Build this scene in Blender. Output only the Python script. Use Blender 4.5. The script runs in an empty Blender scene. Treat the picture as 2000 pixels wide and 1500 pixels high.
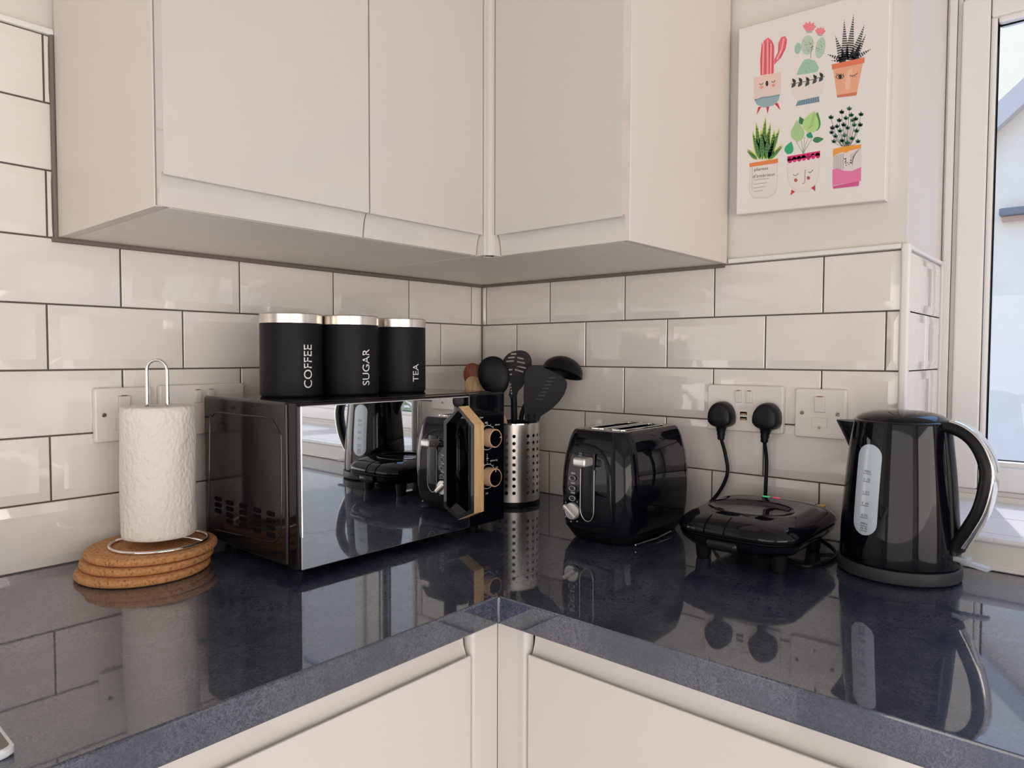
import bpy, bmesh, math, random
from mathutils import Vector, Matrix
from mathutils.geometry import tessellate_polygon
random.seed(7)
R = math.radians
SC = bpy.context.scene
COL = SC.collection

# ------------------------------------------------------------------ camera
CAM = Vector((-1.2934, -1.2251, 0.3238)); YAW = 0.7154; PIT = -0.0405; ROL = 0.0029; F = 1370.08
_f = Vector((math.cos(PIT)*math.cos(YAW), math.cos(PIT)*math.sin(YAW), math.sin(PIT)))
_r0 = Vector((math.sin(YAW), -math.cos(YAW), 0)); _u0 = _r0.cross(_f)
_r = _r0*math.cos(ROL) + _u0*math.sin(ROL); _u = -_r0*math.sin(ROL) + _u0*math.cos(ROL)
cd = bpy.data.cameras.new('camera'); cam = bpy.data.objects.new('camera', cd); COL.objects.link(cam)
cd.sensor_width = 36.0; cd.lens = F/2000*36; cd.clip_start = 0.02; cd.clip_end = 200
cam.matrix_world = Matrix(((_r.x, _u.x, -_f.x, CAM.x), (_r.y, _u.y, -_f.y, CAM.y), (_r.z, _u.z, -_f.z, CAM.z), (0, 0, 0, 1)))
SC.camera = cam
def at(px, py, n, q):
    """point where the sight line of photo pixel (px,py) meets the plane with normal n through q"""
    d = _r*(px-1000)/F + _u*(750-py)/F + _f
    n = Vector(n); q = Vector(q)
    return CAM + d*((q-CAM).dot(n)/d.dot(n))
def onX(v, px, py): return at(px, py, (1, 0, 0), (v, 0, 0))
def onY(v, px, py): return at(px, py, (0, 1, 0), (0, v, 0))
def onZ(v, px, py): return at(px, py, (0, 0, 1), (0, 0, v))

# ------------------------------------------------------------------ world, sun, lights, exposure
SC.view_settings.view_transform = 'Standard'; SC.view_settings.look = 'None'
SC.view_settings.gamma = 1; SC.view_settings.use_curve_mapping = False
SC.view_settings.exposure = 0.0
W = bpy.data.worlds.new('sky'); SC.world = W; W.use_nodes = True
nt = W.node_tree; nt.nodes.clear()
wo = nt.nodes.new('ShaderNodeOutputWorld'); bg = nt.nodes.new('ShaderNodeBackground')
tc = nt.nodes.new('ShaderNodeTexCoord'); sp = nt.nodes.new('ShaderNodeSeparateXYZ'); cr = nt.nodes.new('ShaderNodeValToRGB')
cr.color_ramp.elements[0].position = 0.0; cr.color_ramp.elements[0].color = (0.46, 0.46, 0.43, 1)
cr.color_ramp.elements[1].position = 0.72; cr.color_ramp.elements[1].color = (0.52, 0.85, 1.7, 1)
e = cr.color_ramp.elements.new(0.35); e.color = (0.45, 0.47, 0.46, 1)
e = cr.color_ramp.elements.new(0.5); e.color = (0.44, 0.56, 0.88, 1)
nt.links.new(tc.outputs['Generated'], sp.inputs[0]); nt.links.new(sp.outputs['Z'], cr.inputs[0])
nt.links.new(cr.outputs[0], bg.inputs[0]); bg.inputs[1].default_value = 2.2
nt.links.new(bg.outputs[0], wo.inputs[0])
def light(name, kind, loc, direction, energy, color, size=None, sy=None, angle=None):
    l = bpy.data.lights.new(name, kind); l.energy = energy; l.color = color
    if kind == 'AREA':
        l.shape = 'RECTANGLE'; l.size = size; l.size_y = sy
    if angle is not None: l.angle = angle
    o = bpy.data.objects.new(name, l); COL.objects.link(o); o.location = loc
    o.rotation_euler = Vector(direction).to_track_quat('-Z', 'Y').to_euler()
    return o
light('sun', 'SUN', (4, 0, 4), (-0.966, -0.258, -1.15), 2.6, (1, 0.95, 0.88), angle=R(0.6))
light('rear_fill', 'AREA', (-1.55, -3.98, -0.10), (0, 1, 0.0), 44, (1.0, 0.895, 0.83), 2.4, 1.55)  # added fill lamp behind the camera, stands in for unseen windows
light('side_fill', 'AREA', (-2.985, -1.9, -0.10), (1, 0.0, 0.0), 20, (1.0, 0.895, 0.83), 2.6, 1.55)  # added low frontal fill to brighten the right wall, source invented

# ------------------------------------------------------------------ mesh helpers
class MB:
    def __init__(s): s.v = []; s.f = []; s.m = []
    def add(s, vs, fs, mi=0):
        o = len(s.v); s.v += [Vector(v) for v in vs]
        for f in fs: s.f.append([i+o for i in f]); s.m.append(mi)
        return s
    def bm(s, b, mi=0):
        b.verts.index_update()
        s.add([v.co.copy() for v in b.verts], [[v.index for v in f.verts] for f in b.faces], mi); b.free(); return s
    def box(s, x0, x1, y0, y1, z0, z1, mi=0):
        vs = [(x, y, z) for x in (x0, x1) for y in (y0, y1) for z in (z0, z1)]
        return s.add(vs, [(0, 1, 3, 2), (4, 6, 7, 5), (0, 4, 5, 1), (2, 3, 7, 6), (0, 2, 6, 4), (1, 5, 7, 3)], mi)
    def rbox(s, x0, x1, y0, y1, z0, z1, r=0.002, seg=2, mi=0, edges=None, M=None):
        b = bmesh.new(); bmesh.ops.create_cube(b, size=1)
        for v in b.verts: v.co = Vector(((x0+x1)/2+v.co.x*(x1-x0), (y0+y1)/2+v.co.y*(y1-y0), (z0+z1)/2+v.co.z*(z1-z0)))
        es = list(b.edges)
        if edges:   # keep only edges parallel to an axis letter
            ax = 'xyz'.index(edges)
            es = [e for e in es if abs((e.verts[0].co-e.verts[1].co)[ax]) > 1e-6]
        bmesh.ops.bevel(b, geom=es, offset=r, segments=seg, profile=0.5, affect='EDGES')
        if M: bmesh.ops.transform(b, matrix=M, verts=b.verts)
        return s.bm(b, mi)
    def loft(s, rings, mi=0, cap=True, closed=True):
        n = len(rings[0]); vs = [p for r in rings for p in r]; fs = []
        for k in range(len(rings)-1):
            for i in range(n if closed else n-1):
                j = (i+1) % n; fs.append((k*n+i, k*n+j, (k+1)*n+j, (k+1)*n+i))
        if cap: fs.append(tuple(range(n))[::-1]); fs.append(tuple((len(rings)-1)*n+i for i in range(n)))
        return s.add(vs, fs, mi)
    def lathe(s, prof, seg=48, c=(0, 0, 0), mi=0, cap=False, M=None):
        c = Vector(c); rings = []
        for r, z in prof:
            ring = [Vector((r*math.cos(2*math.pi*i/seg), r*math.sin(2*math.pi*i/seg), z)) for i in range(seg)]
            rings.append([(M @ p if M else p)+c for p in ring])
        return s.loft(rings, mi, cap)
    def tube(s, pts, rad, seg=10, closed=False, mi=0, flat=1.0, up=None):
        pts = [Vector(p) for p in pts]; n = len(pts); rings = []; prev = None
        for i, p in enumerate(pts):
            if closed: t = pts[(i+1) % n]-pts[i-1]
            else: t = pts[min(i+1, n-1)]-pts[max(i-1, 0)]
            t.normalize()
            a = Vector(up) if up else (prev if prev else (Vector((0, 0, 1)) if abs(t.z) < .9 else Vector((1, 0, 0))))
            a = (a-t*a.dot(t)).normalized(); b = t.cross(a); prev = a
            rr = rad[i] if isinstance(rad, (list, tuple)) else rad
            rings.append([p+a*rr*flat*math.cos(2*math.pi*k/seg)+b*rr*math.sin(2*math.pi*k/seg) for k in range(seg)])
        if closed: rings.append(rings[0]); return s.loft(rings, mi, False)
        return s.loft(rings, mi, True)
    def prism(s, poly, fn, h0, h1, mi=0, holes=()):
        """slab: outline (and holes) in 2-D, fn(u,v,h) places a point"""
        loops = [list(poly)]+[list(h) for h in holes]
        flat = [p for l in loops for p in l]; N = len(flat)
        tris = tessellate_polygon([[Vector((p[0], p[1], 0)) for p in l] for l in loops])
        vs = [fn(p[0], p[1], h0) for p in flat]+[fn(p[0], p[1], h1) for p in flat]
        fs = [tuple(t) for t in tris]+[tuple(i+N for i in t)[::-1] for t in tris]
        o = 0
        for l in loops:
            for i in range(len(l)):
                j = (i+1) % len(l); fs.append((o+i, o+j, N+o+j, N+o+i))
            o += len(l)
        return s.add(vs, fs, mi)
    def xf(s, M):
        s.v = [M @ v for v in s.v]; return s
    def build(s, name, mats, parent=None, smooth=40, origin=None, bev=None, recalc=True):
        if not isinstance(mats, (list, tuple)): mats = [mats]
        me = bpy.data.meshes.new(name); o = Vector(origin) if origin else Vector((0, 0, 0))
        me.from_pydata([v-o for v in s.v], [], s.f)
        for m in mats: me.materials.append(m)
        for p, mi in zip(me.polygons, s.m): p.material_index = mi
        b = bmesh.new(); b.from_mesh(me)
        bmesh.ops.remove_doubles(b, verts=b.verts, dist=1e-6)
        if recalc: bmesh.ops.recalc_face_normals(b, faces=b.faces)
        b.to_mesh(me); b.free()
        if smooth:
            me.polygons.foreach_set('use_smooth', [True]*len(me.polygons)); me.set_sharp_from_angle(angle=R(smooth))
        ob = bpy.data.objects.new(name, me); COL.objects.link(ob); ob.location = o
        if parent: ob.parent = parent
        if bev:
            md = ob.modifiers.new('bevel', 'BEVEL'); md.width = bev; md.segments = 3; md.limit_method = 'ANGLE'; md.angle_limit = R(40)
        if smooth and smooth < 55 and recalc:
            wn = ob.modifiers.new('normals', 'WEIGHTED_NORMAL'); wn.keep_sharp = True; wn.weight = 90
        return ob
def bez(pts, n=12):
    """smooth Catmull-Rom through points"""
    pts = [Vector(p) for p in pts]; P = [pts[0]*2-pts[1]]+pts+[pts[-1]*2-pts[-2]]; out = []
    for i in range(1, len(P)-2):
        for k in range(n):
            t = k/n; a, b, c, d = P[i-1], P[i], P[i+1], P[i+2]
            out.append(0.5*((2*b)+(c-a)*t+(2*a-5*b+4*c-d)*t*t+(3*b-a-3*c+d)*t**3))
    out.append(pts[-1]); return out
def rring(cx, cy, z, hx, hy, r, k=6):
    """rounded rectangle ring"""
    out = []; r = min(r, hx-1e-5, hy-1e-5)
    for qx, qy, a0 in ((1, 1, 0), (-1, 1, 90), (-1, -1, 180), (1, -1, 270)):
        for i in range(k+1):
            a = R(a0+90*i/k); out.append(Vector((cx+qx*(hx-r)+r*math.cos(a), cy+qy*(hy-r)+r*math.sin(a), z)))
    return out
def sring(cx, cy, z, a, b, n=2.6, N=64):
    out = []
    for i in range(N):
        t = 2*math.pi*i/N; c, s_ = math.cos(t), math.sin(t)
        out.append(Vector((cx+a*math.copysign(abs(c)**(2/n), c), cy+b*math.copysign(abs(s_)**(2/n), s_), z)))
    return out
def circ(cx, cy, rx, ry=None, n=20, rot=0):
    ry = ry or rx; c, s_ = math.cos(R(rot)), math.sin(R(rot))
    return [(cx+rx*math.cos(2*math.pi*i/n)*c-ry*math.sin(2*math.pi*i/n)*s_, cy+rx*math.cos(2*math.pi*i/n)*s_+ry*math.sin(2*math.pi*i/n)*c) for i in range(n)]
def text_polys(body, size):
    cu = bpy.data.curves.new('lettering', 'FONT'); cu.body = body; cu.size = size; cu.resolution_u = 4
    ob = bpy.data.objects.new('lettering', cu); COL.objects.link(ob)
    bpy.context.view_layer.update()
    ev = ob.evaluated_get(bpy.context.evaluated_depsgraph_get()); me = ev.to_mesh()
    vs = [(v.co.x, v.co.y) for v in me.vertices]; fs = [tuple(p.vertices) for p in me.polygons]
    ev.to_mesh_clear(); bpy.data.objects.remove(ob); bpy.data.curves.remove(cu)
    return vs, fs
def put_text(mb, body, size, fn, mi=0, width=None):
    vs, fs = text_polys(body, size)
    x0, x1 = min(v[0] for v in vs), max(v[0] for v in vs); k = (width/(x1-x0)) if width else 1
    mb.add([fn((x-x0)*k, y) for x, y in vs], fs, mi)
def thing(name, label, cat, loc=(0, 0, 0), rz=0, group=None):
    o = bpy.data.objects.new(name, None); COL.objects.link(o); o.empty_display_size = .05
    o.location = loc; o.rotation_euler = (0, 0, rz); return tag(o, label, cat, group)
def tag(o, label, cat=None, group=None, kind=None):
    if label: o['label'] = label
    if cat: o['category'] = cat
    if group: o['group'] = group
    if kind: o['kind'] = kind
    return o
def struct(o): o['kind'] = 'structure'; return o

# ------------------------------------------------------------------ materials
def mat(name, col, rough=.5, metal=0, coat=0, coat_rough=.03, spec=.5, ior=1.5, coat_ior=1.5, trans=0, alpha=1, emit=None, es=1):
    m = bpy.data.materials.new(name); m.use_nodes = True; b = m.node_tree.nodes['Principled BSDF']
    b.inputs['Base Color'].default_value = (*col, 1); b.inputs['Roughness'].default_value = rough
    b.inputs['Metallic'].default_value = metal; b.inputs['Coat Weight'].default_value = coat
    b.inputs['Coat Roughness'].default_value = coat_rough; b.inputs['Specular IOR Level'].default_value = spec
    b.inputs['IOR'].default_value = ior; b.inputs['Coat IOR'].default_value = coat_ior
    b.inputs['Transmission Weight'].default_value = trans; b.inputs['Alpha'].default_value = alpha
    if emit: b.inputs['Emission Color'].default_value = (*emit, 1); b.inputs['Emission Strength'].default_value = es
    return m
def nodes(m): return m.node_tree.nodes, m.node_tree.links, m.node_tree.nodes['Principled BSDF']
def ncoord(m, scale=(1, 1, 1)):
    n, l, b = nodes(m); t = n.new('ShaderNodeTexCoord'); mp = n.new('ShaderNodeMapping'); mp.inputs['Scale'].default_value = scale
    l.new(t.outputs['Object'], mp.inputs[0]); return mp.outputs[0]
def noise(m, scale, detail=4, rough=.6, sc=(1, 1, 1), dist=0):
    n, l, b = nodes(m); x = n.new('ShaderNodeTexNoise'); x.inputs['Scale'].default_value = scale
    x.inputs['Detail'].default_value = detail; x.inputs['Roughness'].default_value = rough; x.inputs['Distortion'].default_value = dist
    l.new(ncoord(m, sc), x.inputs['Vector']); return x.outputs['Fac']
def ramp(m, fac, stops):
    n, l, b = nodes(m); r = n.new('ShaderNodeValToRGB'); l.new(fac, r.inputs[0]); el = r.color_ramp.elements
    el[0].position, el[0].color = stops[0][0], (*stops[0][1], 1); el[1].position, el[1].color = stops[1][0], (*stops[1][1], 1)
    for p, c in stops[2:]:
        e = el.new(p); e.color = (*c, 1)
    return r.outputs[0]
def bump(m, fac, strength, dist=.001, coat=False):
    n, l, b = nodes(m); x = n.new('ShaderNodeBump'); x.inputs['Strength'].default_value = strength; x.inputs['Distance'].default_value = dist
    l.new(fac, x.inputs['Height']); l.new(x.outputs[0], b.inputs['Normal'])
    if coat: l.new(x.outputs[0], b.inputs['Coat Normal'])
    return m
def basecol(m, out): n, l, b = nodes(m); l.new(out, b.inputs['Base Color'])

WHITE = (.80, .765, .72)
m_paint = mat('wall_paint', (.73, .69, .64), .75); bump(m_paint, noise(m_paint, 60, 5), .06, .002)
m_tile = mat('glazed_tile', (.82, .77, .725), .12, coat=1, coat_rough=.03, coat_ior=1.6); bump(m_tile, noise(m_tile, 22, 2, .4), .10, .004, True)
m_grout = mat('brown_grout', (.105, .085, .075), .85)
m_seal = mat('brown_sealant', (.19, .155, .135), .7)
m_trim = mat('white_trim', (.82, .80, .77), .3)
m_gloss = mat('cabinet_gloss', (.65, .61, .57), .14, coat=.7, coat_rough=.03); bump(m_gloss, noise(m_gloss, 9, 1, .4), .012, .01, True)
m_carc = mat('cabinet_carcass', (.73, .665, .60), .42)
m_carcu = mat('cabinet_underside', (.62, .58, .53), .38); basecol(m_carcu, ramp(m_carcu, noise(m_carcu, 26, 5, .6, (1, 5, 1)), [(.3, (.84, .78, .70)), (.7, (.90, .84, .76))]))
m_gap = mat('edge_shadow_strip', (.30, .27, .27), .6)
m_upvc = mat('window_plastic', (.80, .77, .74), .25)
m_sill = mat('sill_plastic', (.80, .80, .82), .2)
m_floor = mat('floor_vinyl', (.42, .38, .34), .5); basecol(m_floor, ramp(m_floor, noise(m_floor, 6, 6), [(.3, (.66, .62, .58)), (.7, (.74, .71, .67))]))
m_ceil = mat('ceiling_paint', (.50, .49, .47), .9)
m_top = mat('dark_laminate', (.01, .012, .02), .48, coat=1, coat_rough=.03, coat_ior=1.95, ior=1.42)
m_top.node_tree.nodes['Principled BSDF'].inputs['Specular Tint'].default_value = (.62, .80, 1, 1)
def laminate():
    n, l, b = nodes(m_top)
    f1 = noise(m_top, 75, 6, .55, (1, 1, 1), 2.4); f2 = noise(m_top, 140, 5, .6, (1, 1, 1), 1.5); f3 = noise(m_top, 9, 4, .6)
    def ridge(f, k):
        a = n.new('ShaderNodeMath'); a.operation = 'SUBTRACT'; l.new(f, a.inputs[0]); a.inputs[1].default_value = .5
        c = n.new('ShaderNodeMath'); c.operation = 'ABSOLUTE'; l.new(a.outputs[0], c.inputs[0])
        r = n.new('ShaderNodeMapRange'); l.new(c.outputs[0], r.inputs[0]); r.inputs[1].default_value = 0; r.inputs[2].default_value = k; r.inputs[3].default_value = 1; r.inputs[4].default_value = 0
        return r.outputs[0]
    r1, r2 = ridge(f1, .06), ridge(f2, .08)
    p3 = n.new('ShaderNodeMapRange'); l.new(f3, p3.inputs[0]); p3.inputs[1].default_value = .38; p3.inputs[2].default_value = .62; p3.inputs[3].default_value = .6
    mx = n.new('ShaderNodeMath'); mx.operation = 'MAXIMUM'; l.new(r1, mx.inputs[0]); l.new(r2, mx.inputs[1])
    mu = n.new('ShaderNodeMath'); mu.operation = 'MULTIPLY'; l.new(mx.outputs[0], mu.inputs[0]); l.new(p3.outputs[0], mu.inputs[1])
    basecol(m_top, ramp(m_top, mu.outputs[0], [(0.0, (.005, .010, .028)), (1.0, (.115, .12, .155)), (.5, (.017, .021, .042))]))
laminate(); bump(m_top, noise(m_top, 120, 3, .6), .012, .001, True)
m_blk = mat('black_gloss', (.003, .003, .006), .035, spec=.32)
m_blk2 = mat('black_satin', (.005, .005, .007), .38, spec=.3)
m_blkm = mat('black_matt', (.005, .005, .007), .45, spec=.22)
m_grey = mat('charcoal_plastic', (.035, .035, .042), .45, spec=.3)
m_mir = mat('mirror_glass', (.78, .80, .82), .012, metal=1)
m_mwside = mat('microwave_casing', (.008, .0075, .007), .10)
m_wood = mat('beech_wood', (.70, .46, .24), .45)
basecol(m_wood, ramp(m_wood, noise(m_wood, 24, 6, .6, (10, 10, .5)), [(.3, (.56, .34, .16)), (.65, (.76, .52, .28))]))
m_copper = mat('tan_ring', (.72, .46, .28), .4)
m_cork = mat('cork', (.62, .30, .12), .8); basecol(m_cork, ramp(m_cork, noise(m_cork, 240, 4, .7), [(.33, (.20, .085, .03)), (.46, (.56, .26, .10)), (.7, (.68, .35, .15))])); bump(m_cork, noise(m_cork, 240, 4, .7), .35, .001)
m_paper = mat('kitchen_paper', (.84, .78, .72), .95)
def paper():
    n, l, b = nodes(m_paper); w = n.new('ShaderNodeTexVoronoi'); w.feature = 'SMOOTH_F1'; w.inputs['Scale'].default_value = 190
    l.new(ncoord(m_paper, (1, 1, .7)), w.inputs['Vector']); ww = n.new('ShaderNodeTexNoise'); ww.inputs['Scale'].default_value = 30; ww.inputs['Distortion'].default_value = 3.5
    l.new(ncoord(m_paper), ww.inputs['Vector']); a = n.new('ShaderNodeMath'); a.operation = 'ADD'; l.new(w.outputs[0], a.inputs[0]); l.new(ww.outputs[0], a.inputs[1])
    bump(m_paper, a.outputs[0], .55, .003)
paper()
m_chrome = mat('chrome', (.80, .78, .76), .07, metal=1)
m_steel = mat('brushed_steel', (.80, .75, .70), .34, metal=1); bump(m_steel, noise(m_steel, 90, 3, .6, (1, 1, 16)), .06, .0004)
m_dsteel = mat('shaded_inner_steel', (.10, .095, .09), .5, metal=1)  # darkened copy of the brushed steel, holder's inner shade put into the colour
m_lid = mat('lid_steel', (.74, .69, .64), .24, metal=1)
m_silver = mat('silver_plastic', (.62, .60, .57), .32, metal=.6)
m_ink = mat('white_lettering', (.85, .84, .82), .5)
m_print = mat('grey_print', (.45, .45, .46), .5)
m_soft = mat('faint_print', (.62, .57, .53), .5)
m_socket = mat('socket_plastic', (.83, .78, .73), .22)
m_screw = mat('screw_metal', (.30, .28, .25), .3, metal=1)
m_dark = mat('dark_hole', (.004, .004, .004), .9, spec=.1)
m_gauge = mat('gauge_plastic', (.52, .60, .68), .25, coat=.3)
m_gmark = mat('gauge_marks', (.10, .12, .16), .5)
m_clear = mat('clear_switch', (.80, .83, .90), .12, trans=.55)
m_redwood = mat('reddish_wood', (.26, .06, .025), .4); basecol(m_redwood, ramp(m_redwood, noise(m_redwood, 30, 5, .6, (6, 6, 1)), [(.3, (.17, .035, .015)), (.7, (.36, .10, .045))]))
m_green = mat('green_lamp', (.05, .5, .2), .3, emit=(.05, .6, .22), es=.5)
m_red = mat('red_lamp', (.6, .05, .1), .3, emit=(.7, .05, .12), es=.5)
m_amber = mat('yellow_sticker', (.75, .40, .06), .5)
m_phone = mat('phone_rim', (.80, .84, .86), .25)
m_screen = mat('phone_screen', (.14, .12, .11), .15)
m_glass = mat('window_glass', (1, 1, 1), 0)
def pane_shader():
    n = m_glass.node_tree.nodes; l = m_glass.node_tree.links; out = n['Material Output']; n.remove(n['Principled BSDF'])
    t = n.new('ShaderNodeBsdfTransparent'); t.inputs[0].default_value = (.97, .98, .98, 1); g = n.new('ShaderNodeBsdfGlossy'); g.inputs['Roughness'].default_value = 0
    lw = n.new('ShaderNodeLayerWeight'); lw.inputs[0].default_value = .5; pw = n.new('ShaderNodeMath'); pw.operation = 'POWER'; l.new(lw.outputs['Facing'], pw.inputs[0]); pw.inputs[1].default_value = 5
    fr = n.new('ShaderNodeMath'); fr.operation = 'MULTIPLY_ADD'; l.new(pw.outputs[0], fr.inputs[0]); fr.inputs[1].default_value = .6; fr.inputs[2].default_value = .03; m = n.new('ShaderNodeMixShader')
    l.new(fr.outputs[0], m.inputs[0]); l.new(t.outputs[0], m.inputs[1]); l.new(g.outputs[0], m.inputs[2]); l.new(m.outputs[0], out.inputs[0])
pane_shader()
m_render = mat('house_render', (.86, .83, .82), .95); basecol(m_render, ramp(m_render, noise(m_render, 5, 8, .7), [(.3, (.78, .68, .55)), (.7, (.84, .74, .60))]))
m_roof = mat('roof_verge', (.60, .54, .50), .8)
m_lead = mat('lead_flashing', (.17, .17, .19), .8)
m_brick = mat('brick_edge', (.55, .36, .28), .9)
m_patio = mat('outside_paving', (.50, .48, .46), .9)
m_leaf = mat('hedge_leaf', (.09, .20, .05), .6)
m_canvas = mat('canvas_cloth', (.80, .75, .71), .8); bump(m_canvas, noise(m_canvas, 500, 2), .1, .0005)

# ------------------------------------------------------------------ tiled walls
V = .09989; PITCH = .2025
def tile_panel(name, fn, spans, parent, g=.0013):
    """fn(u, z, d): u along wall, d out of wall; spans: list of (u0,u1,z0,z1)"""
    mb = MB(); INS = .0145
    for u0, u1, z0, z1 in spans:
        a, b, c, d = u0+g, u1-g, z0+g, z1-g
        if b-a < .003: continue
        i = min(INS, (b-a)*.35); ring = lambda k, h: [fn(a+k, c+k, h), fn(b-k, c+k, h), fn(b-k, d-k, h), fn(a+k, d-k, h)]
        iu = i; jz = INS
        r0 = ring(0, -.003); r1 = ring(0, .0008); r1b = ring(.0008, .0016)
        r2 = [fn(a+iu, c+jz, .0037), fn(b-iu, c+jz, .0037), fn(b-iu, d-jz, .0037), fn(a+iu, d-jz, .0037)]
        q = .0012
        r3 = [fn(a+iu+q, c+jz+q, .0040), fn(b-iu-q, c+jz+q, .0040), fn(b-iu-q, d-jz-q, .0040), fn(a+iu+q, d-jz-q, .0040)]
        mb.loft([r0, r1, r1b, r2, r3], 0, False)
        mb.add(r3, [(0, 1, 2, 3)], 0)
    gu0 = min(s[0] for s in spans); gz0 = min(s[2] for s in spans)
    done = {}
    for u0, u1, z0, z1 in spans: k = (round(z0, 4), round(z1, 4)); a, b = done.get(k, (u0, u1)); done[k] = (min(a, u0), max(b, u1))
    for (z0, z1), (a, b) in done.items():
        p = [fn(u, z, h) for h in (-.0035, 0) for u, z in ((a, z0), (b, z0), (b, z1), (a, z1))]
        mb.add(p, [(4, 5, 6, 7), (0, 1, 2, 3), (0, 1, 5, 4), (2, 3, 7, 6), (0, 3, 7, 4), (1, 2, 6, 5)], 1)
    return struct(mb.build(name, [m_tile, m_grout], parent, smooth=15))
def row_spans(umin, umax, first, z0, z1):
    out = []; u = first
    while u > umin: u -= PITCH
    while u < umax:
        a, b = max(u, umin), min(u+PITCH, umax)
        if b-a > .004: out.append((a, b, z0, z1))
        u += PITCH
    return out
CEIL = 1.50; FLR = -.90
wl = struct(MB().box(-3.1, .4, .004, .12, FLR, CEIL).build('wall_left', m_paint))
wr = MB()
WY0, WY1, WZ0, WZ1 = -.953, -2.75, .045, 1.02
wr.box(.004, .36, WY0, .12, FLR, CEIL).box(.004, .36, -4.1, WY1, FLR, CEIL)
wr.box(.004, .36, WY1, WY0, FLR, WZ0-.012).box(.004, .36, WY1, WY0, WZ1, CEIL)
wr = struct(wr.build('wall_right', m_paint))
sp_l = []
for k, par in ((0, 0), (1, 1), (2, 0), (3, 1), (4, 0)):
    sp_l += row_spans(0, 2.3, .0388+(PITCH/2+.003 if par else 0), (4-k)*V, (5-k)*V)
for k, par in ((0, 1), (1, 0), (2, 1)):
    z0 = (5+k)*V; z1 = z0+V
    sp_l += row_spans(.941, 2.3, .0388+(PITCH/2 if par else 0), z0, z1)
tile_panel('tiled_splashback', lambda u, z, d: Vector((-u, -d, z)), sp_l, wl)
sp_r = []
for k, par in ((0, 0), (1, 1), (2, 0), (3, 1), (4, 0)):
    sp_r += row_spans(0, .949, .0156+(PITCH/2 if par else 0), (4-k)*V, (5-k)*V)
tile_panel('tiled_splashback', lambda u, z, d: Vector((-d, -u, z)), sp_r, wr)
sp_v = []
for k, par in ((0, 0), (1, 1), (2, 0), (3, 1), (4, 0)):
    sp_v += row_spans(.006, .286, .16 if par else .004, max((4-k)*V, .056), (5-k)*V)
tile_panel('tiled_reveal', lambda u, z, d: Vector((u, WY0-d, z)), sp_v, wr, .0009)
# tile trims
t = MB().rbox(-.0075, .001, -.948, -.652, 5*V+.001, 5*V+.0095, .002, 2)
struct(t.build('trim_1', m_trim))
t = MB().rbox(-.0085, .006, -.9615, -.9475, .0, 5*V+.0095, .004, 3)
struct(t.build('trim_2', m_trim))
t = MB().rbox(-2.3, -.937, -.0075, .001, 8*V, 8*V+.009, .002, 2)
struct(t.build('trim_3', m_trim))
t = MB().rbox(.006, .290, -.9600, -.9531, 5*V+.001, 5*V+.008, .002, 2).rbox(.286, .296, -.9600, -.9531, .056, 5*V+.008, .002, 2)
struct(t.build('trim_4', m_trim))
# brown sealant under and beside the wall cabinets
t = MB().tube([(-.945, -.004, .497), (-.7, -.006, .4975), (-.4, -.005, .496), (-.01, -.006, .4975)], .0042, 8)
t.tube([(-.005, -.004, .4975), (-.006, -.3, .497), (-.005, -.645, .4975)], .004, 8)
t.tube([(-.939, -.004, .50), (-.940, -.004, .65), (-.9395, -.004, .80)], .0035, 8)
t.tube([(-.003, -.003, .0), (-.003, -.003, .5)], .0028, 6)
struct(t.build('trim_5', m_seal))

# floor, ceiling, other walls
struct(MB().box(-3.1, .4, -4.1, .12, FLR-.05, FLR).build('floor', m_floor))
struct(MB().box(-3.1, .4, -4.1, .12, CEIL, CEIL+.05).build('ceiling', m_ceil))
struct(MB().box(-3.1, -2.75, -4.1, -4.0, FLR, CEIL).box(-.35, .4, -4.1, -4.0, FLR, CEIL).box(-2.75, -.35, -4.1, -4.0, 1.20, CEIL).build('wall_back', m_paint))
struct(MB().box(-3.1, -3.0, -4.0, -3.25, FLR, CEIL).box(-3.1, -3.0, -.55, .12, FLR, CEIL).box(-3.1, -3.0, -3.25, -.55, 1.2, CEIL).build('wall_far_left', m_paint))

# ------------------------------------------------------------------ window_1
FX = .292
def frame_ring(mb, y0, y1, z0, z1, w, x0, x1, mi=0, r=.003):
    mb.rbox(x0, x1, y0-w, y0, z0, z1, r, 2, mi).rbox(x0, x1, y1, y1+w, z0, z1, r, 2, mi)
    mb.rbox(x0, x1, y1+w, y0-w, z1-w, z1, r, 2, mi).rbox(x0, x1, y1+w, y0-w, z0, z0+w, r, 2, mi)
w = MB(); frame_ring(w, -.9535, -2.7495, .046, 1.0195, .026, FX, FX+.066)
frame_ring(w, -.957, -2.746, .049, 1.016, .014, FX-.006, FX+.01)
for y in (-1.545, -2.145): w.rbox(FX, FX+.066, y-.022, y+.022, .07, 1.0, .003, 2)
win = struct(w.build('window_1', m_upvc, smooth=30))
for k, (y0, y1) in enumerate(((-.979, -1.523), (-1.567, -2.123), (-2.167, -2.724))):
    c = MB(); frame_ring(c, y0, y1, .073, .994, .046, FX-.012, FX+.05, 0, .005)
    frame_ring(c, y0-.040, y1+.040, .113, .954, .016, FX-.004, FX+.03, 0, .005)
    sash = c.build('sash', m_upvc, win, smooth=30)
    g = MB(); frame_ring(g, y0-.0545, y1+.0545, .1275, .9395, .003, FX+.008, FX+.014, 0, .001)
    g.build('gasket', m_dark, sash)
    MB().box(FX+.016, FX+.020, y1+.052, y0-.052, .125, .942).build('pane', m_glass, sash, smooth=None)
s = MB(); s.rbox(-.030, .290, -2.74, -.9625, .042, .052, .004, 3)
s.rbox(.002, .29, -2.74, -.964, .0515, .0528, .0005, 1)
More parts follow.
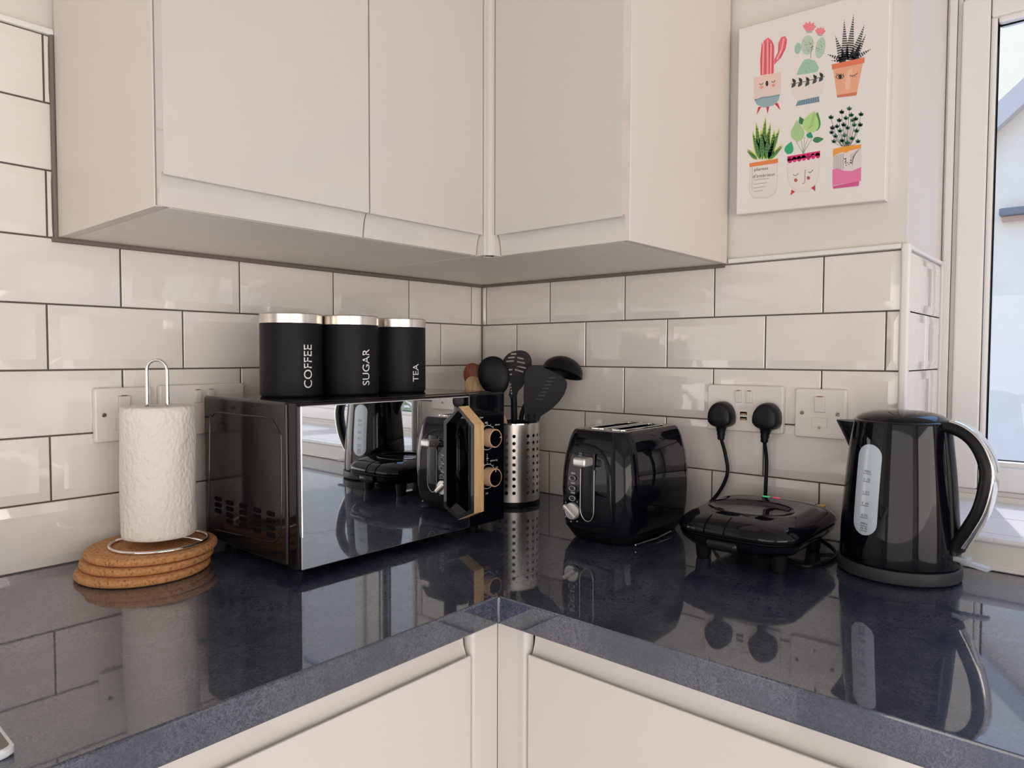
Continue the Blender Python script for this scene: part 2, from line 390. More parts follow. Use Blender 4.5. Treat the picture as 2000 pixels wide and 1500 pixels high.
s.rbox(.13, .133, -2.74, -.964, .0526, .0536, .0004, 1).rbox(.22, .223, -2.74, -.964, .0526, .0536, .0004, 1)
sill = struct(s.build('trim_6', m_sill))
s = MB(); s.rbox(-.022, .003, -2.74, -.955, .0012, .043, .002, 2)
s.rbox(-.026, -.02, -2.74, -.955, .0008, .006, .002, 2)
struct(s.build('trim_7', m_trim))

# ------------------------------------------------------------------ outside
g = struct(MB().box(.5, 40, -30, 30, FLR-.3, FLR-.25).build('ground_outside', m_patio))
h = thing('neighbouring_house', 'pale rendered gable end of the neighbouring house outside the window', 'house', (6, 0, FLR-.25))
hz = -(FLR-.25)
gable = [(-14, 0), (1.2, 0), (1.2, 1.75+hz), (-.30, 2.34+hz), (-6.5, 7.9+hz), (-14, 4.0+hz)]
MB().prism(gable, lambda u, v, d: Vector((d, u, v)), 0, 5).build('rendered_wall', m_render, h, smooth=None)
v0, v1 = Vector((0, -.25, 2.28+hz)), Vector((0, -6.6, 7.98+hz))
dv = (v1-v0).normalized(); up = Vector((0, -dv.z, dv.y)) * -1
vb = MB()
def plank(a, b, w_, x0, x1):
    q = [a, b, b-up*w_, a-up*w_]; vb.add([Vector((x0, p.y, p.z)) for p in q]+[Vector((x1, p.y, p.z)) for p in q], [(0, 1, 2, 3), (4, 5, 6, 7), (0, 1, 5, 4), (1, 2, 6, 5), (2, 3, 7, 6), (3, 0, 4, 7)])
plank(v0+up*.05, v1+up*.05, .16, -.12, 5.1); plank(v0+Vector((0, .8, -.72))+up*.05, v0+up*.05, .16, -.12, 5.1)
vb.build('roof_verge', m_roof, h, smooth=None)
MB().rbox(-.10, .05, -3.2, -.405, 1.515+hz, 1.575+hz, .01, 2).build('lead_flashing', m_lead, h)
MB().rbox(-.05, .02, -3.2, -.42, 1.47+hz, 1.513+hz, .005, 1).build('brick_course', m_brick, h)
bush = MB()
for i in range(1500):
    a = random.gauss(0, 1); b = random.gauss(0, 1); c = random.gauss(0, 1); n_ = math.sqrt(a*a+b*b+c*c)
    rr = random.uniform(.7, 1); p = Vector((a/n_*.55*rr, b/n_*1.0*rr, 1.15+c/n_*.75*rr))
    q = Vector((random.uniform(-1, 1), random.uniform(-1, 1), random.uniform(-1, 1))).normalized(); t_ = q.orthogonal().normalized(); s2 = random.uniform(.05, .09)
    bush.add([p-q*s2, p+t_*s2*.4, p+q*s2, p-t_*s2*.4], [(0, 1, 2, 3)])
bu = thing('garden_shrub', 'green leafy shrub in the garden outside the window', 'shrub', (3.2, -4.6, FLR-.25))
bush.build('foliage', m_leaf, bu, smooth=None, recalc=False)
MB().tube([(0, 0, 0), (.02, .03, .6), (0, 0, 1.3)], [.05, .04, .02], 8).build('stem', m_redwood, bu)

# ------------------------------------------------------------------ worktop
TH = .038
outl = [(-2.3, -.003), (-2.3, -.6), (-.6, -.6), (-.6, -2.9), (-.0225, -2.9), (-.0225, -.955), (-.003, -.955), (-.003, -.003)]
wt = MB().prism(outl, lambda u, v, d: Vector((u, v, d)), -TH, 0)
wt = tag(wt.build('worktop', m_top, smooth=30, bev=.0028), 'L-shaped dark speckled laminate worktop with glossy top, fitted along both walls', 'worktop')
j = MB()
pts = [(-.6, -.6), (-.578, -.578), (-.571, -.571), (-.562, -.567), (-.545, -.566), (-.004, -.566)]
for (a, b), (c, d) in zip(pts, pts[1:]):
    t_ = Vector((c-a, d-b, 0)).normalized(); nn = Vector((-t_.y, t_.x, 0))*.0004
    A, B = Vector((a, b, .0001)), Vector((c, d, .0001)); j.add([A-nn, B-nn, B+nn, A+nn], [(0, 1, 2, 3)])
j.box(-.6003, -.5997, -.6006, -.5996, -TH, .0)
j.build('joint_line', m_blkm, wt, smooth=None)

# ------------------------------------------------------------------ doors with a finger-pull lip
def jdoor(u0, u1, zlo, zhi, fn, top=True, lip=.037):
    """profile in (depth from face inward, z); fn(u, depth, z) -> point"""
    T = .021; e = .0015
    if top:
        zl = zhi-lip
        pr = [(e, zlo), (T, zlo), (T, zhi), (.0165, zhi), (.0155, zhi-.010), (.0135, zl+.012), (.0105, zl+.003), (.0075, zl-.003), (.0052, zl-.0040), (.0036, zl-.003), (.003, zl-.0005), (.0022, zl+.0005), (.0008, zl), (0, zl-.0012), (0, zlo+e)]
    else:
        zl = zlo+lip
        pr = [(e, zhi), (T, zhi), (T, zlo), (.0165, zlo), (.0155, zlo+.010), (.0135, zl-.012), (.0105, zl-.003), (.0075, zl+.003), (.0052, zl+.0040), (.0036, zl+.003), (.003, zl+.0005), (.0022, zl-.0005), (.0008, zl), (0, zl+.0012), (0, zhi-e)]
    rings = [[fn(u, d, z) for d, z in pr] for u in (u0, u1)]
    mb = MB(); n = len(pr); vs = rings[0]+rings[1]
    fs = [(i, (i+1) % n, n+(i+1) % n, n+i) for i in range(n)]
    tr = tessellate_polygon([[Vector((a, b, 0)) for a, b in pr]])
    fs += [tuple(t) for t in tr]+[tuple(i+n for i in t) for t in tr]
    return mb.add(vs, fs)
def cab(name, label, loc, carc, door_list, extra=()):
    t = thing(name, label, 'cabinet', loc); L = Vector(loc)
    for nm, mb, m_ in carc: mb.build(nm, m_, t, origin=None).location = -L
    for k, d in enumerate(door_list): d.build('door', m_gloss, t, smooth=35).location = -L
    for nm, mb, m_ in extra: mb.build(nm, m_, t, smooth=35).location = -L
    return t
# base, left run: doors face -y at y=-.58
fyl = lambda u, d, z: Vector((u, -.580+d, z)); fxr = lambda u, d, z: Vector((-.580+d, u, z))
ZB = -.75; ZT = -.0405
cab('base_cabinet', 'cream gloss base cabinet left of the inside corner, below the microwave', (-.94, -.3, FLR),
    [('carcass', MB().box(-1.237, -.632, -.556, -.02, ZB, -TH-.0005), m_carc), ('plinth', MB().box(-1.237, -.632, -.52, -.50, FLR, ZB), m_carc)],
    [jdoor(-1.235, -.6335, ZB, ZT, fyl)])
cab('base_cabinet', 'cream gloss base cabinet at the left picture edge, under the phone', (-1.55, -.3, FLR),
    [('carcass', MB().box(-1.845, -1.239, -.556, -.02, ZB, -TH-.0005), m_carc), ('plinth', MB().box(-1.845, -1.239, -.52, -.50, FLR, ZB), m_carc)],
    [jdoor(-1.843, -1.239, ZB, ZT, fyl)])
cab('base_cabinet', 'cream gloss base cabinet right of the inside corner, below the toaster and kettle', (-.3, -.94, FLR),
    [('carcass', MB().box(-.556, -.02, -1.237, -.632, ZB, -TH-.0005), m_carc), ('plinth', MB().box(-.52, -.50, -1.237, -.632, FLR, ZB), m_carc)],
    [jdoor(-.6355, -1.235, ZB, ZT, fxr)])
cp = MB().rbox(-.630, -.5845, -.580, -.560, ZB, ZT, .006, 3, 0, 'z').rbox(-.580, -.560, -.632, -.5805, ZB, ZT, .006, 3, 0, 'z')
cp.box(-.630, -.05, -.559, -.05, ZB, ZT)
cp.box(-.590, -.5803, -.5797, -.565, ZB, ZT).box(-.5797, -.565, -.590, -.5803, ZB, ZT)
tag(cp.build('corner_post', m_gloss, origin=(-.6, -.57, ZB), smooth=35), 'cream gloss filler post in the inside corner between the two base cabinets', 'filler post')

# wall units
TOPZ = 1.22
fyw = lambda u, d, z: Vector((u, -.376+d, z)); fxw = lambda u, d, z: Vector((-.379+d, u, z))
cab('wall_cabinet', 'cream gloss two-door wall cabinet above the microwave and canisters', (-.66, -.18, .5005),
    [('side_panel', MB().rbox(-.937, -.921, -.351, -.0065, .5005, TOPZ, .0008, 1), m_carc),
     ('carcass', MB().box(-.9205, -.386, -.351, -.0065, .5005, TOPZ), m_carcu),
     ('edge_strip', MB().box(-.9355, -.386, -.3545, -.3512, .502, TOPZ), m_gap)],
    [jdoor(-.9355, -.6405, .5005, TOPZ, fyw, False, .034), jdoor(-.6380, -.3955, .5005, TOPZ, fyw, False, .034)])
cab('wall_cabinet', 'cream gloss single-door wall cabinet between the corner and the cactus picture', (-.18, -.5, .5005),
    [('side_panel', MB().rbox(-.3575, -.0065, -.650, -.634, .5005, TOPZ, .0008, 1), m_carc),
     ('carcass', MB().box(-.3575, -.0065, -.6335, -.3535, .5005, TOPZ).box(-.383, -.0065, -.353, -.0065, .5005, TOPZ), m_carcu)],
    [jdoor(-.3905, -.6490, .5005, TOPZ, fxw, False, .034)])
cp = MB().rbox(-.3935, -.376, -.379, -.3545, .4995, TOPZ, .003, 2, 0, 'z').rbox(-.380, -.3555, -.388, -.372, .4995, TOPZ, .003, 2, 0, 'z')
cp.lathe([(0, .4995), (.0085, .4995), (.0085, TOPZ), (0, TOPZ)], 20, (-.378, -.377, 0))
tag(cp.build('corner_post', m_gloss, origin=(-.38, -.375, .4995), smooth=35), 'narrow cream corner post between the two upper wall cabinets', 'filler post')

# ------------------------------------------------------------------ sockets and switches
def plate(name, label, cat, c, wall, w_, h_, builder):
    """local frame: x right, y up, z out of the wall"""
    t = thing(name, label, cat, c)
    if wall == 'R': M = Matrix(((0, 0, -1), (-1, 0, 0), (0, 1, 0))).to_4x4()
    else: M = Matrix(((1, 0, 0), (0, 0, -1), (0, 1, 0))).to_4x4()
    b = MB(); rings = []
    for z, ins, rr in ((0, .0, .004), (.006, 0, .004), (.0085, .0012, .0035), (.0095, .003, .003)):
        rings.append([Vector((p.x, p.y, z)) for p in rring(0, 0, 0, w_/2-ins, h_/2-ins, rr)])
    b.loft(rings); b.xf(M).build('face_plate', m_socket, t, smooth=35)
    def part(nm, mb, mm, par=None): return mb.xf(M).build(nm, mm, par or t, smooth=35)
    builder(part); return t
def screw(part, x, y):
    mb = MB().lathe([(0, .0094), (.0034, .0094), (.0034, .0104), (.0026, .0112), (0, .0114)], 16, (x, y, 0))
    o = part('screw', mb, m_screw)
    part('slot', MB().rbox(-.003, .003, -.0004, .0004, .0112, .0117, .0002, 1, M=Matrix.Translation((x, y, 0)) @ Matrix.Rotation(.6, 4, 'Z')), m_dark, o)
def rocker(part, x, y, w_=.0105, h_=.0215, tilt=.10):
    part('switch_surround', MB().rbox(x-w_/2-.0012, x+w_/2+.0012, y-h_/2-.0012, y+h_/2+.0012, .0090, .0101, .0006, 1), m_soft)
    part('rocker', MB().rbox(-w_/2, w_/2, -h_/2, h_/2, .0, .0045, .0009, 2, M=Matrix.Translation((x, y, .0082)) @ Matrix.Rotation(tilt, 4, 'X')), m_socket)
    part('indicator', MB().rbox(x-w_*.28, x+w_*.28, y+h_/2-.0006, y+h_/2+.0010, .0092, .0113, .0003, 1), m_redwood)
def usb(part):
    rocker(part, -.0105, .0225); rocker(part, .0105, .0225)
    b = MB().rbox(-.008, .008, -.0245, -.0015, .009, .0101, .0008, 1); part('charging_module', b, m_socket)
    for y in (-.009, -.0185):
        p = part('usb_port', MB().rbox(-.0066, .0066, y-.0031, y+.0031, .0099, .0104, .0004, 1), m_dark)
        part('contact', MB().rbox(-.0052, .0052, y-.0022, y-.0002, .0103, .0107, .0002, 1), m_copper, p)
    tx = MB()
    for y in (.0035, .0005):
        for i in range(9): tx.box(-.0095+i*.0021, -.0081+i*.0021, y, y+.0013, .0094, .0097)
    part('small_print', tx, m_soft)
    for sx in (-1, 1):
        for dx, dy, a, b_ in ((0, .008, .0022, .004), (-.011, -.008, .0035, .0018), (.011, -.008, .0035, .0018)):
            part('pin_hole', MB().rbox(sx*.043+dx-a, sx*.043+dx+a, dy-.006-b_, dy-.006+b_, .0092, .0098, .0002, 1), m_dark)
def spur(part):
    rocker(part, .0, .0165, .0165, .0265, .12)
    fr = MB(); frw = .0005
    for x0, x1, y0, y1 in ((-.013, .013, -.0075, -.0067), (-.013, .013, -.0247, -.0239), (-.0134, -.0126, -.0247, -.0067), (.0126, .0134, -.0247, -.0067)): fr.box(x0, x1, y0, y1, .0093, .0098)
    part('fuse_carrier', fr, m_soft); part('fuse_screw', MB().lathe([(0, .0095), (.0026, .0095), (.0026, .0103), (0, .0106)], 14, (0, -.0243, 0)), m_screw)
    screw(part, -.030, .0005); screw(part, .030, .0005)
def twin(part):
    rocker(part, -.0105, .0235); rocker(part, .0125, .0235)
    for sx in (-1, 1):
        for dx, dy, a, b_ in ((0, .008, .0022, .004), (-.011, -.008, .0035, .0018), (.011, -.008, .0035, .0018)):
            part('pin_hole', MB().rbox(sx*.040+dx-a, sx*.040+dx+a, dy-.006-b_, dy-.006+b_, .0092, .0098, .0002, 1), m_dark)
plate('double_socket', 'white double socket with USB ports and two black plugs, on the right wall', 'socket', (-.0052, -.691, .2255), 'R', .147, .087, usb)
plate('fused_switch', 'white single fused switch plate on the right wall beside the kettle', 'switch', (-.0052, -.828, .2235), 'R', .0865, .0865, spur)
plate('fused_switch', 'white single fused switch plate half hidden behind the kitchen roll', 'switch', (-.852, -.0052, .2275), 'L', .0865, .0865, spur)
plate('double_socket', 'white double socket on the left wall, partly behind the kitchen roll and microwave', 'socket', (-.722, -.0052, .2285), 'L', .150, .087, twin)

# ------------------------------------------------------------------ plugs and cords
def plug(name, label, c, cord, rot=0):
    t = thing(name, label, 'power cord', c); L = Vector(c)
    # outline of a moulded UK plug, y up, seen from the front
    o = [(-.0235, -.014), (-.0245, -.004), (-.0225, .008), (-.0165, .0185), (-.008, .0245), (0, .026), (.008, .0245), (.0165, .0185), (.0225, .008), (.0245, -.004), (.0235, -.014), (.017, -.0205), (.008, -.023), (-.008, -.023), (-.017, -.0205)]
    o = [(p.x, p.y) for p in bez([Vector((a, b, 0)) for a, b in o+[o[0]]], 4)[:-1]]
    c_, s_ = math.cos(rot), math.sin(rot); o = [(a*c_-b*s_, a*s_+b*c_) for a, b in o]
    rings = []
    for d, k in ((.0, .93), (.003, .99), (.012, 1.0), (.020, .97), (.026, .90), (.0285, .78), (.029, .3)):
        rings.append([Vector((-d, -a*k, b*k)) for a, b in o])
    pl = MB().loft(rings).build('plug', m_blk2, t, smooth=50)
    st = []
    dn = Vector((0, s_*-1, -c_))
    for i in range(9):
        q = Vector((-.0135, 0, 0))+dn*(.019+i*.0035); st.append(q)
    MB().tube(st, [.0125, .0115, .0095, .0092, .0078, .0082, .0068, .0072, .0060], 12, flat=.8).build('strain_relief', m_blk2, pl)
    cp_ = [L+st[-2]]+[Vector(p) for p in cord]
    MB().tube([p-L for p in bez(cp_, 10)], .0034, 10).build('cable', m_blkm, t, smooth=60)
    return t
P1 = (-.0155, -.6535, .212); P2 = (-.0155, -.7405, .2135)
plug('power_cord', 'left-hand black plug with bent cord dropping behind the toaster and grill', P1,
     [(-.022, -.660, .135), (-.022, -.664, .10), (-.024, -.648, .062), (-.03, -.62, .03), (-.035, -.58, .008), (-.045, -.54, .006), (-.055, -.52, .012)])
plug('power_cord', 'right-hand black plug with straight cord dropping behind the sandwich grill', P2,
     [(-.022, -.7385, .135), (-.024, -.7390, .09), (-.026, -.739, .05), (-.025, -.740, .02), (-.024, -.750, .006)], R(-5))

# ------------------------------------------------------------------ canvas picture
cv = thing('canvas_picture', 'unframed canvas print of six potted plants above the double socket', 'picture', (-.0, -.80, .76))
CX = -.020
c0, c1, c2_ = Vector((0, -.672, .929)), Vector((0, -.6725, .5885)), Vector((0, -.925, .5795)); c3 = c0+(c2_-c1)+Vector((0, -.001, .002))
cb = MB(); L = Vector((0, -.80, .76))
def sq(x, k):
    cc = (c0+c1+c2_+c3)/4; return [Vector((x, 0, 0))+cc+(p-cc)*k-L for p in (c0, c1, c2_, c3)]
cb.loft([sq(.003, .985), sq(-.001, 1), sq(CX+.0015, 1), sq(CX, .992)])
cb.build('canvas', m_canvas, cv, smooth=30)
PC = {}
def pcol(c):
    k = tuple(round(x, 3) for x in c)
    if k not in PC: PC[k] = (len(PC), mat('pigment', c, .85))
    return PC[k][0]
art = MB()
def A(a, b, lay): p = onX(CX-.00006*(lay+1), 1400+a/3.41, b/3.41); return p-L
def poly(pts, c, lay=1):
    ids = tessellate_polygon([[Vector((p[0], p[1], 0)) for p in pts]])
    art.add([A(p[0], p[1], lay) for p in pts], [tuple(t) for t in ids], pcol(c))
def ell(cx, cy, rx, ry, c, lay=1, rot=0, n=16): poly(circ(cx, cy, rx, ry, n, rot), c, lay)
def line(pts, w_, c, lay=2):
    for (a, b), (c_, d) in zip(pts, pts[1:]):
        t_ = Vector((c_-a, d-b)); ln = t_.length or 1; nx, ny = -t_.y/ln*w_/2, t_.x/ln*w_/2
        poly([(a-nx, b-ny), (c_-nx, d-ny), (c_+nx, d+ny), (a+nx, b+ny)], c, lay)
def leaf(x0, y0, x1, y1, w_, c, lay=1, k=.45, n=7):
    d = Vector((x1-x0, y1-y0)); nn = Vector((-d.y, d.x)).normalized(); l1, l2 = [], []
    for i in range(n+1):
        t_ = i/n; ww = w_/2*math.sin(math.pi*min(1, max(.0, t_**(.7 if k < .5 else 1.2))))*(1 if i not in (0, n) else 0)
        p = Vector((x0, y0))+d*t_; l1.append((p.x+nn.x*ww, p.y+nn.y*ww)); l2.append((p.x-nn.x*ww, p.y-nn.y*ww))
    poly(l1+l2[::-1][1:-1], c, lay)
PK, RD, PCH, TL, BK = (.80, .16, .20), (.62, .05, .07), (.80, .60, .52), (.30, .42, .46), (.03, .035, .04)
# pink cactus pot
poly([(290, 503), (288, 400), (296, 320), (315, 268), (342, 250), (368, 270), (383, 310), (382, 400), (380, 486)], PK, 1)
poly([(382, 405), (408, 345), (410, 285), (430, 247), (455, 240), (469, 265), (458, 325), (430, 382), (384, 430)], PK, 1)
for xs in ((312, 305), (338, 340), (362, 358)): line([(xs[0], 290 if xs[0] != 338 else 262), (xs[1], 495)], 8, (.88, .42, .38), 2)
line([(445, 258), (432, 330), (400, 395)], 9, (.88, .46, .40), 2)
for x in (300, 325, 350, 373): line([(x, 285), (x-3, 495)], 3.5, RD, 3)
line([(412, 290), (412, 340), (386, 400)], 4, RD, 3); line([(462, 270), (450, 330), (420, 385)], 4, RD, 3)
poly([(247, 516), (427, 478), (426, 600), (414, 662), (378, 702), (310, 716), (264, 694), (247, 620)], PCH, 1)
poly([(249, 600), (426, 568), (424, 630), (250, 664)], (.76, .62, .56), 2)
poly([(250, 662), (420, 628), (412, 668), (377, 703), (310, 717), (264, 695)], TL, 2)
line([(252, 670), (300, 650), (350, 645), (419, 632)], 7, (.18, .30, .34), 3)
ell(334, 556, 9, 19, BK, 3); ell(299, 582, 11, 11, (.80, .32, .28), 3); ell(378, 568, 11, 11, (.80, .32, .28), 3)
line([(285, 556), (292, 565), (302, 562), (309, 550)], 4, BK, 3); line([(365, 540), (372, 549), (382, 546), (388, 534)], 4, BK, 3)
for p in (((275, 713), (298, 710), (265, 766)), ((328, 708), (350, 706), (338, 759)), ((382, 690), (406, 684), (425, 734))): poly(p, RD, 1)
# green cactus pot
GR, GR2 = (.52, .62, .50), (.36, .55, .44)
ell(604, 300, 42, 66, GR, 1, 8); ell(690, 318, 32, 72, (.48, .60, .48), 1, 12); ell(540, 322, 22, 38, GR2, 2, 10)
poly([(530, 500), (550, 450), (580, 400), (610, 390), (655, 405), (680, 450), (668, 478), (600, 492)], GR2, 2); line([(625, 388), (628, 340), (638, 305)], 3, (.12, .2, .14), 4)
for i in range(60):
    a, b = random.choice([(604, 300, ), (690, 318), (610, 440), (615, 300)]), None
    line([(a[0]+random.uniform(-30, 30), a[1]+random.uniform(-45, 45)) for _ in (0,)]*1+[(0, 0)][:0], 3, BK) if False else None
    x, y = a[0]+random.uniform(-28, 28), a[1]+random.uniform(-42, 42); line([(x, y), (x+3, y+5)], 3, (.10, .26, .18), 4)
for cx, cy, s2 in ((615, 182, 1), (688, 210, .8)):
    poly([(cx-44*s2, cy-10*s2), (cx-28*s2, cy-20*s2), (cx-22*s2, cy-36*s2), (cx-6*s2, cy-24*s2), (cx+4*s2, cy-42*s2), (cx+14*s2, cy-24*s2), (cx+32*s2, cy-34*s2), (cx+34*s2, cy-14*s2), (cx+48*s2, cy-8*s2), (cx+26*s2, cy+22*s2), (cx-22*s2, cy+24*s2)], (.86, .25, .28), 3)
    ell(cx, cy+30*s2, 22*s2, 8*s2, (.45, .45, .42), 2)
poly([(492, 522), (720, 488), (716, 570), (690, 640), (600, 668), (530, 668), (497, 625)], (.77, .70, .65), 1)
line([(494, 560), (600, 540), (718, 508)], 4, BK, 4)
for x, y in ((515, 548), (558, 542), (606, 538), (655, 522), (697, 508)):
    leaf(x+8, y+4, x-12, y-26, 22, BK, 3); leaf(x+8, y+4, x-18, y+38, 24, (.07, .08, .08), 3)
poly([(540, 672), (680, 642), (683, 678), (524, 707)], (.14, .24, .30), 2)
for i in range(9): line([(548+i*15, 672-i*3.2), (540+i*16, 702-i*3)], 2.5, (.40, .50, .55), 3)
# striped aloe in an orange pot
def spike(x0, y0, x1, y1, w_):
    d = Vector((x1-x0, y1-y0)); L_ = d.length; nn = Vector((-d.y, d.x))/L_
    poly([(x0+nn.x*w_/2, y0+nn.y*w_/2), (x1, y1), (x0-nn.x*w_/2, y0-nn.y*w_/2)], (.62, .60, .58), 1)
    k = int(L_/15)
    for i in range(k):
        t0, t1 = (i+.1)/k, (i+.62)/k; w0, w1 = w_*(1-t0)*.55, w_*(1-t1)*.55
        a, b = Vector((x0, y0))+d*t0, Vector((x0, y0))+d*t1
        poly([(a.x+nn.x*w0, a.y+nn.y*w0), (b.x+nn.x*w1, b.y+nn.y*w1), (b.x-nn.x*w1, b.y-nn.y*w1), (a.x-nn.x*w0, a.y-nn.y*w0)], BK, 3)
for x0, y0, x1, y1, w_ in ((880, 400, 912, 92, 62), (855, 400, 848, 125, 56), (905, 395, 986, 158, 60), (840, 400, 788, 235, 58), (915, 395, 996, 225, 46), (850, 405, 733, 360, 44), (910, 395, 1030, 325, 44), (860, 412, 758, 402, 34)): spike(x0, y0, x1, y1, w_)
OR, OR2 = (.80, .30, .17), (.82, .40, .26)
poly([(765, 429), (985, 381), (982, 419), (768, 463)], (.74, .20, .10), 4)
poly([(775, 462), (973, 421), (930, 636), (802, 650)], OR2, 2); poly([(800, 634), (934, 612), (930, 636), (802, 650)], (.66, .20, .12), 3); poly([(870, 470), (905, 460), (880, 600), (850, 590)], (.84, .50, .36), 3)
line([(792, 512), (805, 500), (830, 498), (848, 508), (835, 522), (808, 526), (792, 512)], 4, BK, 4); ell(821, 511, 12, 13, BK, 4)
for i in range(5): line([(800+i*11, 500-abs(2-i)*-1), (797+i*12, 488)], 2.5, BK, 4)
line([(885, 500), (900, 506), (920, 500), (938, 486)], 4, BK, 4)
for i in range(4): line([(892+i*11, 505), (890+i*12, 516)], 2.5, BK, 4)
# snake plant jar
for x0, x1, y1, w_ in ((300, 325, 772, 46), (290, 262, 808, 46), (320, 358, 812, 44), (285, 238, 868, 40), (340, 418, 850, 44), (270, 200, 990, 36), (350, 440, 958, 34), (305, 296, 860, 50), (330, 340, 880, 40), (345, 385, 860, 44)):
    leaf(x0, 1066, x1, y1, w_, (.62, .66, .16), 1 if y1 < 830 else 2); leaf(x0, 1062, x1, y1+16, w_*.66, (.10, .26, .08), 2 if y1 < 830 else 3)
    for i in range(7):
        t_ = .25+i*.09; xx, yy = x0+(x1-x0)*t_, 1062+(y1-1062)*t_; line([(xx-w_*.2, yy), (xx+w_*.2, yy-3)], 4, (.03, .08, .03), 4)
poly([(222, 1108), (405, 1084), (406, 1200), (396, 1282), (342, 1322), (242, 1322), (212, 1272)], (.70, .62, .60), 1)
poly([(228, 1112), (399, 1090), (400, 1200), (390, 1276), (340, 1314), (246, 1314), (219, 1268)], (.77, .71, .67), 2)
poly([(216, 1088), (409, 1055), (408, 1084), (218, 1113)], (.78, .24, .08), 3)
def art_text(body, a, b, size, wpx):
    vs, fs = text_polys(body, 1.0); x0 = min(v[0] for v in vs); x1 = max(v[0] for v in vs); k = wpx/(x1-x0)
    art.add([A(a+(x-x0)*k, b-y*size-(x-x0)*k*.12, 4) for x, y in vs], fs, pcol((.05, .05, .06)))
art_text('plantes', 250, 1140, 30, 92); art_text("d'intérieur", 240, 1186, 30, 150)
for i, y in enumerate((1200, 1228, 1252, 1276)):
    line([(244+k*7, y-k*.9+(3 if k % 2 else -3)) for k in range(16-i*2)], 2.2, (.22, .20, .20), 4)
line([(237, 1112), (235, 1270)], 2, (.3, .28, .3), 4)
# leafy plant in a face pot
for x, y in ((525, 955), (560, 940), (585, 930), (610, 925), (640, 930)): line([(575, 1022), (x, y-20)], 3, (.28, .34, .24), 2)
leaf(540, 945, 535, 800, 92, (.40, .60, .28), 3); leaf(610, 888, 650, 735, 110, (.45, .68, .25), 4); leaf(645, 880, 672, 745, 72, (.06, .28, .08), 2); leaf(575, 830, 552, 776, 40, (.04, .20, .07), 2)
leaf(470, 1028, 498, 942, 60, (.04, .40, .20), 3); leaf(612, 920, 626, 880, 44, (.03, .30, .16), 4); leaf(638, 935, 714, 925, 40, (.06, .22, .10), 3)
for i in range(6): line([(605+i*6, 875-i*20), (640+i*4, 850-i*20)], 2, (.75, .80, .35), 4)
poly([(466, 1045), (688, 1008), (684, 1140), (668, 1220), (610, 1278), (530, 1280), (484, 1235), (468, 1160)], (.74, .65, .61), 1)
poly([(472, 1048), (682, 1014), (678, 1140), (662, 1214), (606, 1271), (534, 1273), (490, 1230), (474, 1160)], (.79, .72, .68), 2)
poly([(470, 1042), (688, 1004), (688, 1034), (470, 1072)], (.66, .03, .16), 3)
for i in range(7): ell(486+i*31, 1068-i*5.4, 16, 19, (.70, .05, .20) if i % 2 else (.55, .02, .12), 3)
line([(588, 1130), (586, 1215), (570, 1226)], 4, (.25, .2, .2), 4); ell(526, 1200, 12, 12, (.50, .12, .13), 4); ell(610, 1185, 12, 12, (.40, .10, .12), 4)
line([(508, 1162), (520, 1170), (534, 1166), (544, 1154)], 4, (.12, .12, .12), 4); line([(608, 1142), (620, 1152), (642, 1132)], 4, (.12, .12, .12), 4)
poly([(490, 1300), (498, 1262), (522, 1278)], RD, 3); poly([(628, 1252), (656, 1232), (656, 1274)], RD, 3)
# herb in an orange and pink pot
stems = [(760, 780), (832, 745), (882, 722), (905, 800), (960, 760), (770, 850), (820, 870), (870, 850), (930, 870), (955, 830), (790, 905), (850, 900), (900, 920), (815, 800), (940, 940), (765, 880), (895, 765), (845, 830), (915, 830), (780, 940), (870, 950), (925, 790), (860, 785), (800, 840), (835, 935)]
for i, (x, y) in enumerate(stems):
    line([(860+(x-860)*.25, 975), ((x+860)/2+(x-860)*.2, (y+985)/2), (x, y+10)], 2.5, (.14, .14, .11), 2)
    cc = [(.02, .12, .07), (.04, .07, .06), (.06, .20, .13), (.10, .20, .17)][i % 4]
    for dx, dy in ((-10, -6), (0, -14), (11, -6)): leaf(x, y+12, x+dx*1.6, y+dy*1.3, 17, cc, 3)
poly([(775, 992), (963, 963), (960, 1205), (946, 1245), (776, 1258), (768, 1240)], (.74, .66, .64), 1)
poly([(775, 992), (850, 975), (963, 962), (960, 985), (880, 1005), (862, 1018), (838, 1012), (790, 1030), (774, 1046)], (.82, .34, .06), 3)
for i in range(9): line([(780+i*8, 1035-i*2), (780+i*8, 1130)], 2, (.16, .16, .18), 2)
for i in range(14): ell(848+random.uniform(0, 60), 1040+random.uniform(0, 62), 4, 4, BK, 2, n=8)
for i in range(9): line([(958-i*9, 985+i*6), (905, 1048+i*7)], 2, (.25, .24, .26), 2)
poly([(770, 1130), (800, 1122), (850, 1138), (900, 1138), (940, 1122), (962, 1112), (960, 1205), (770, 1236)], (.78, .20, .38), 3)
poly([(772, 1240), (948, 1206), (944, 1238), (776, 1257)], (.66, .10, .28), 4)
mats_art = [None]*len(PC)
for i, mm in PC.values(): mats_art[i] = mm
art.build('printed_artwork', mats_art, cv, smooth=None, recalc=False)

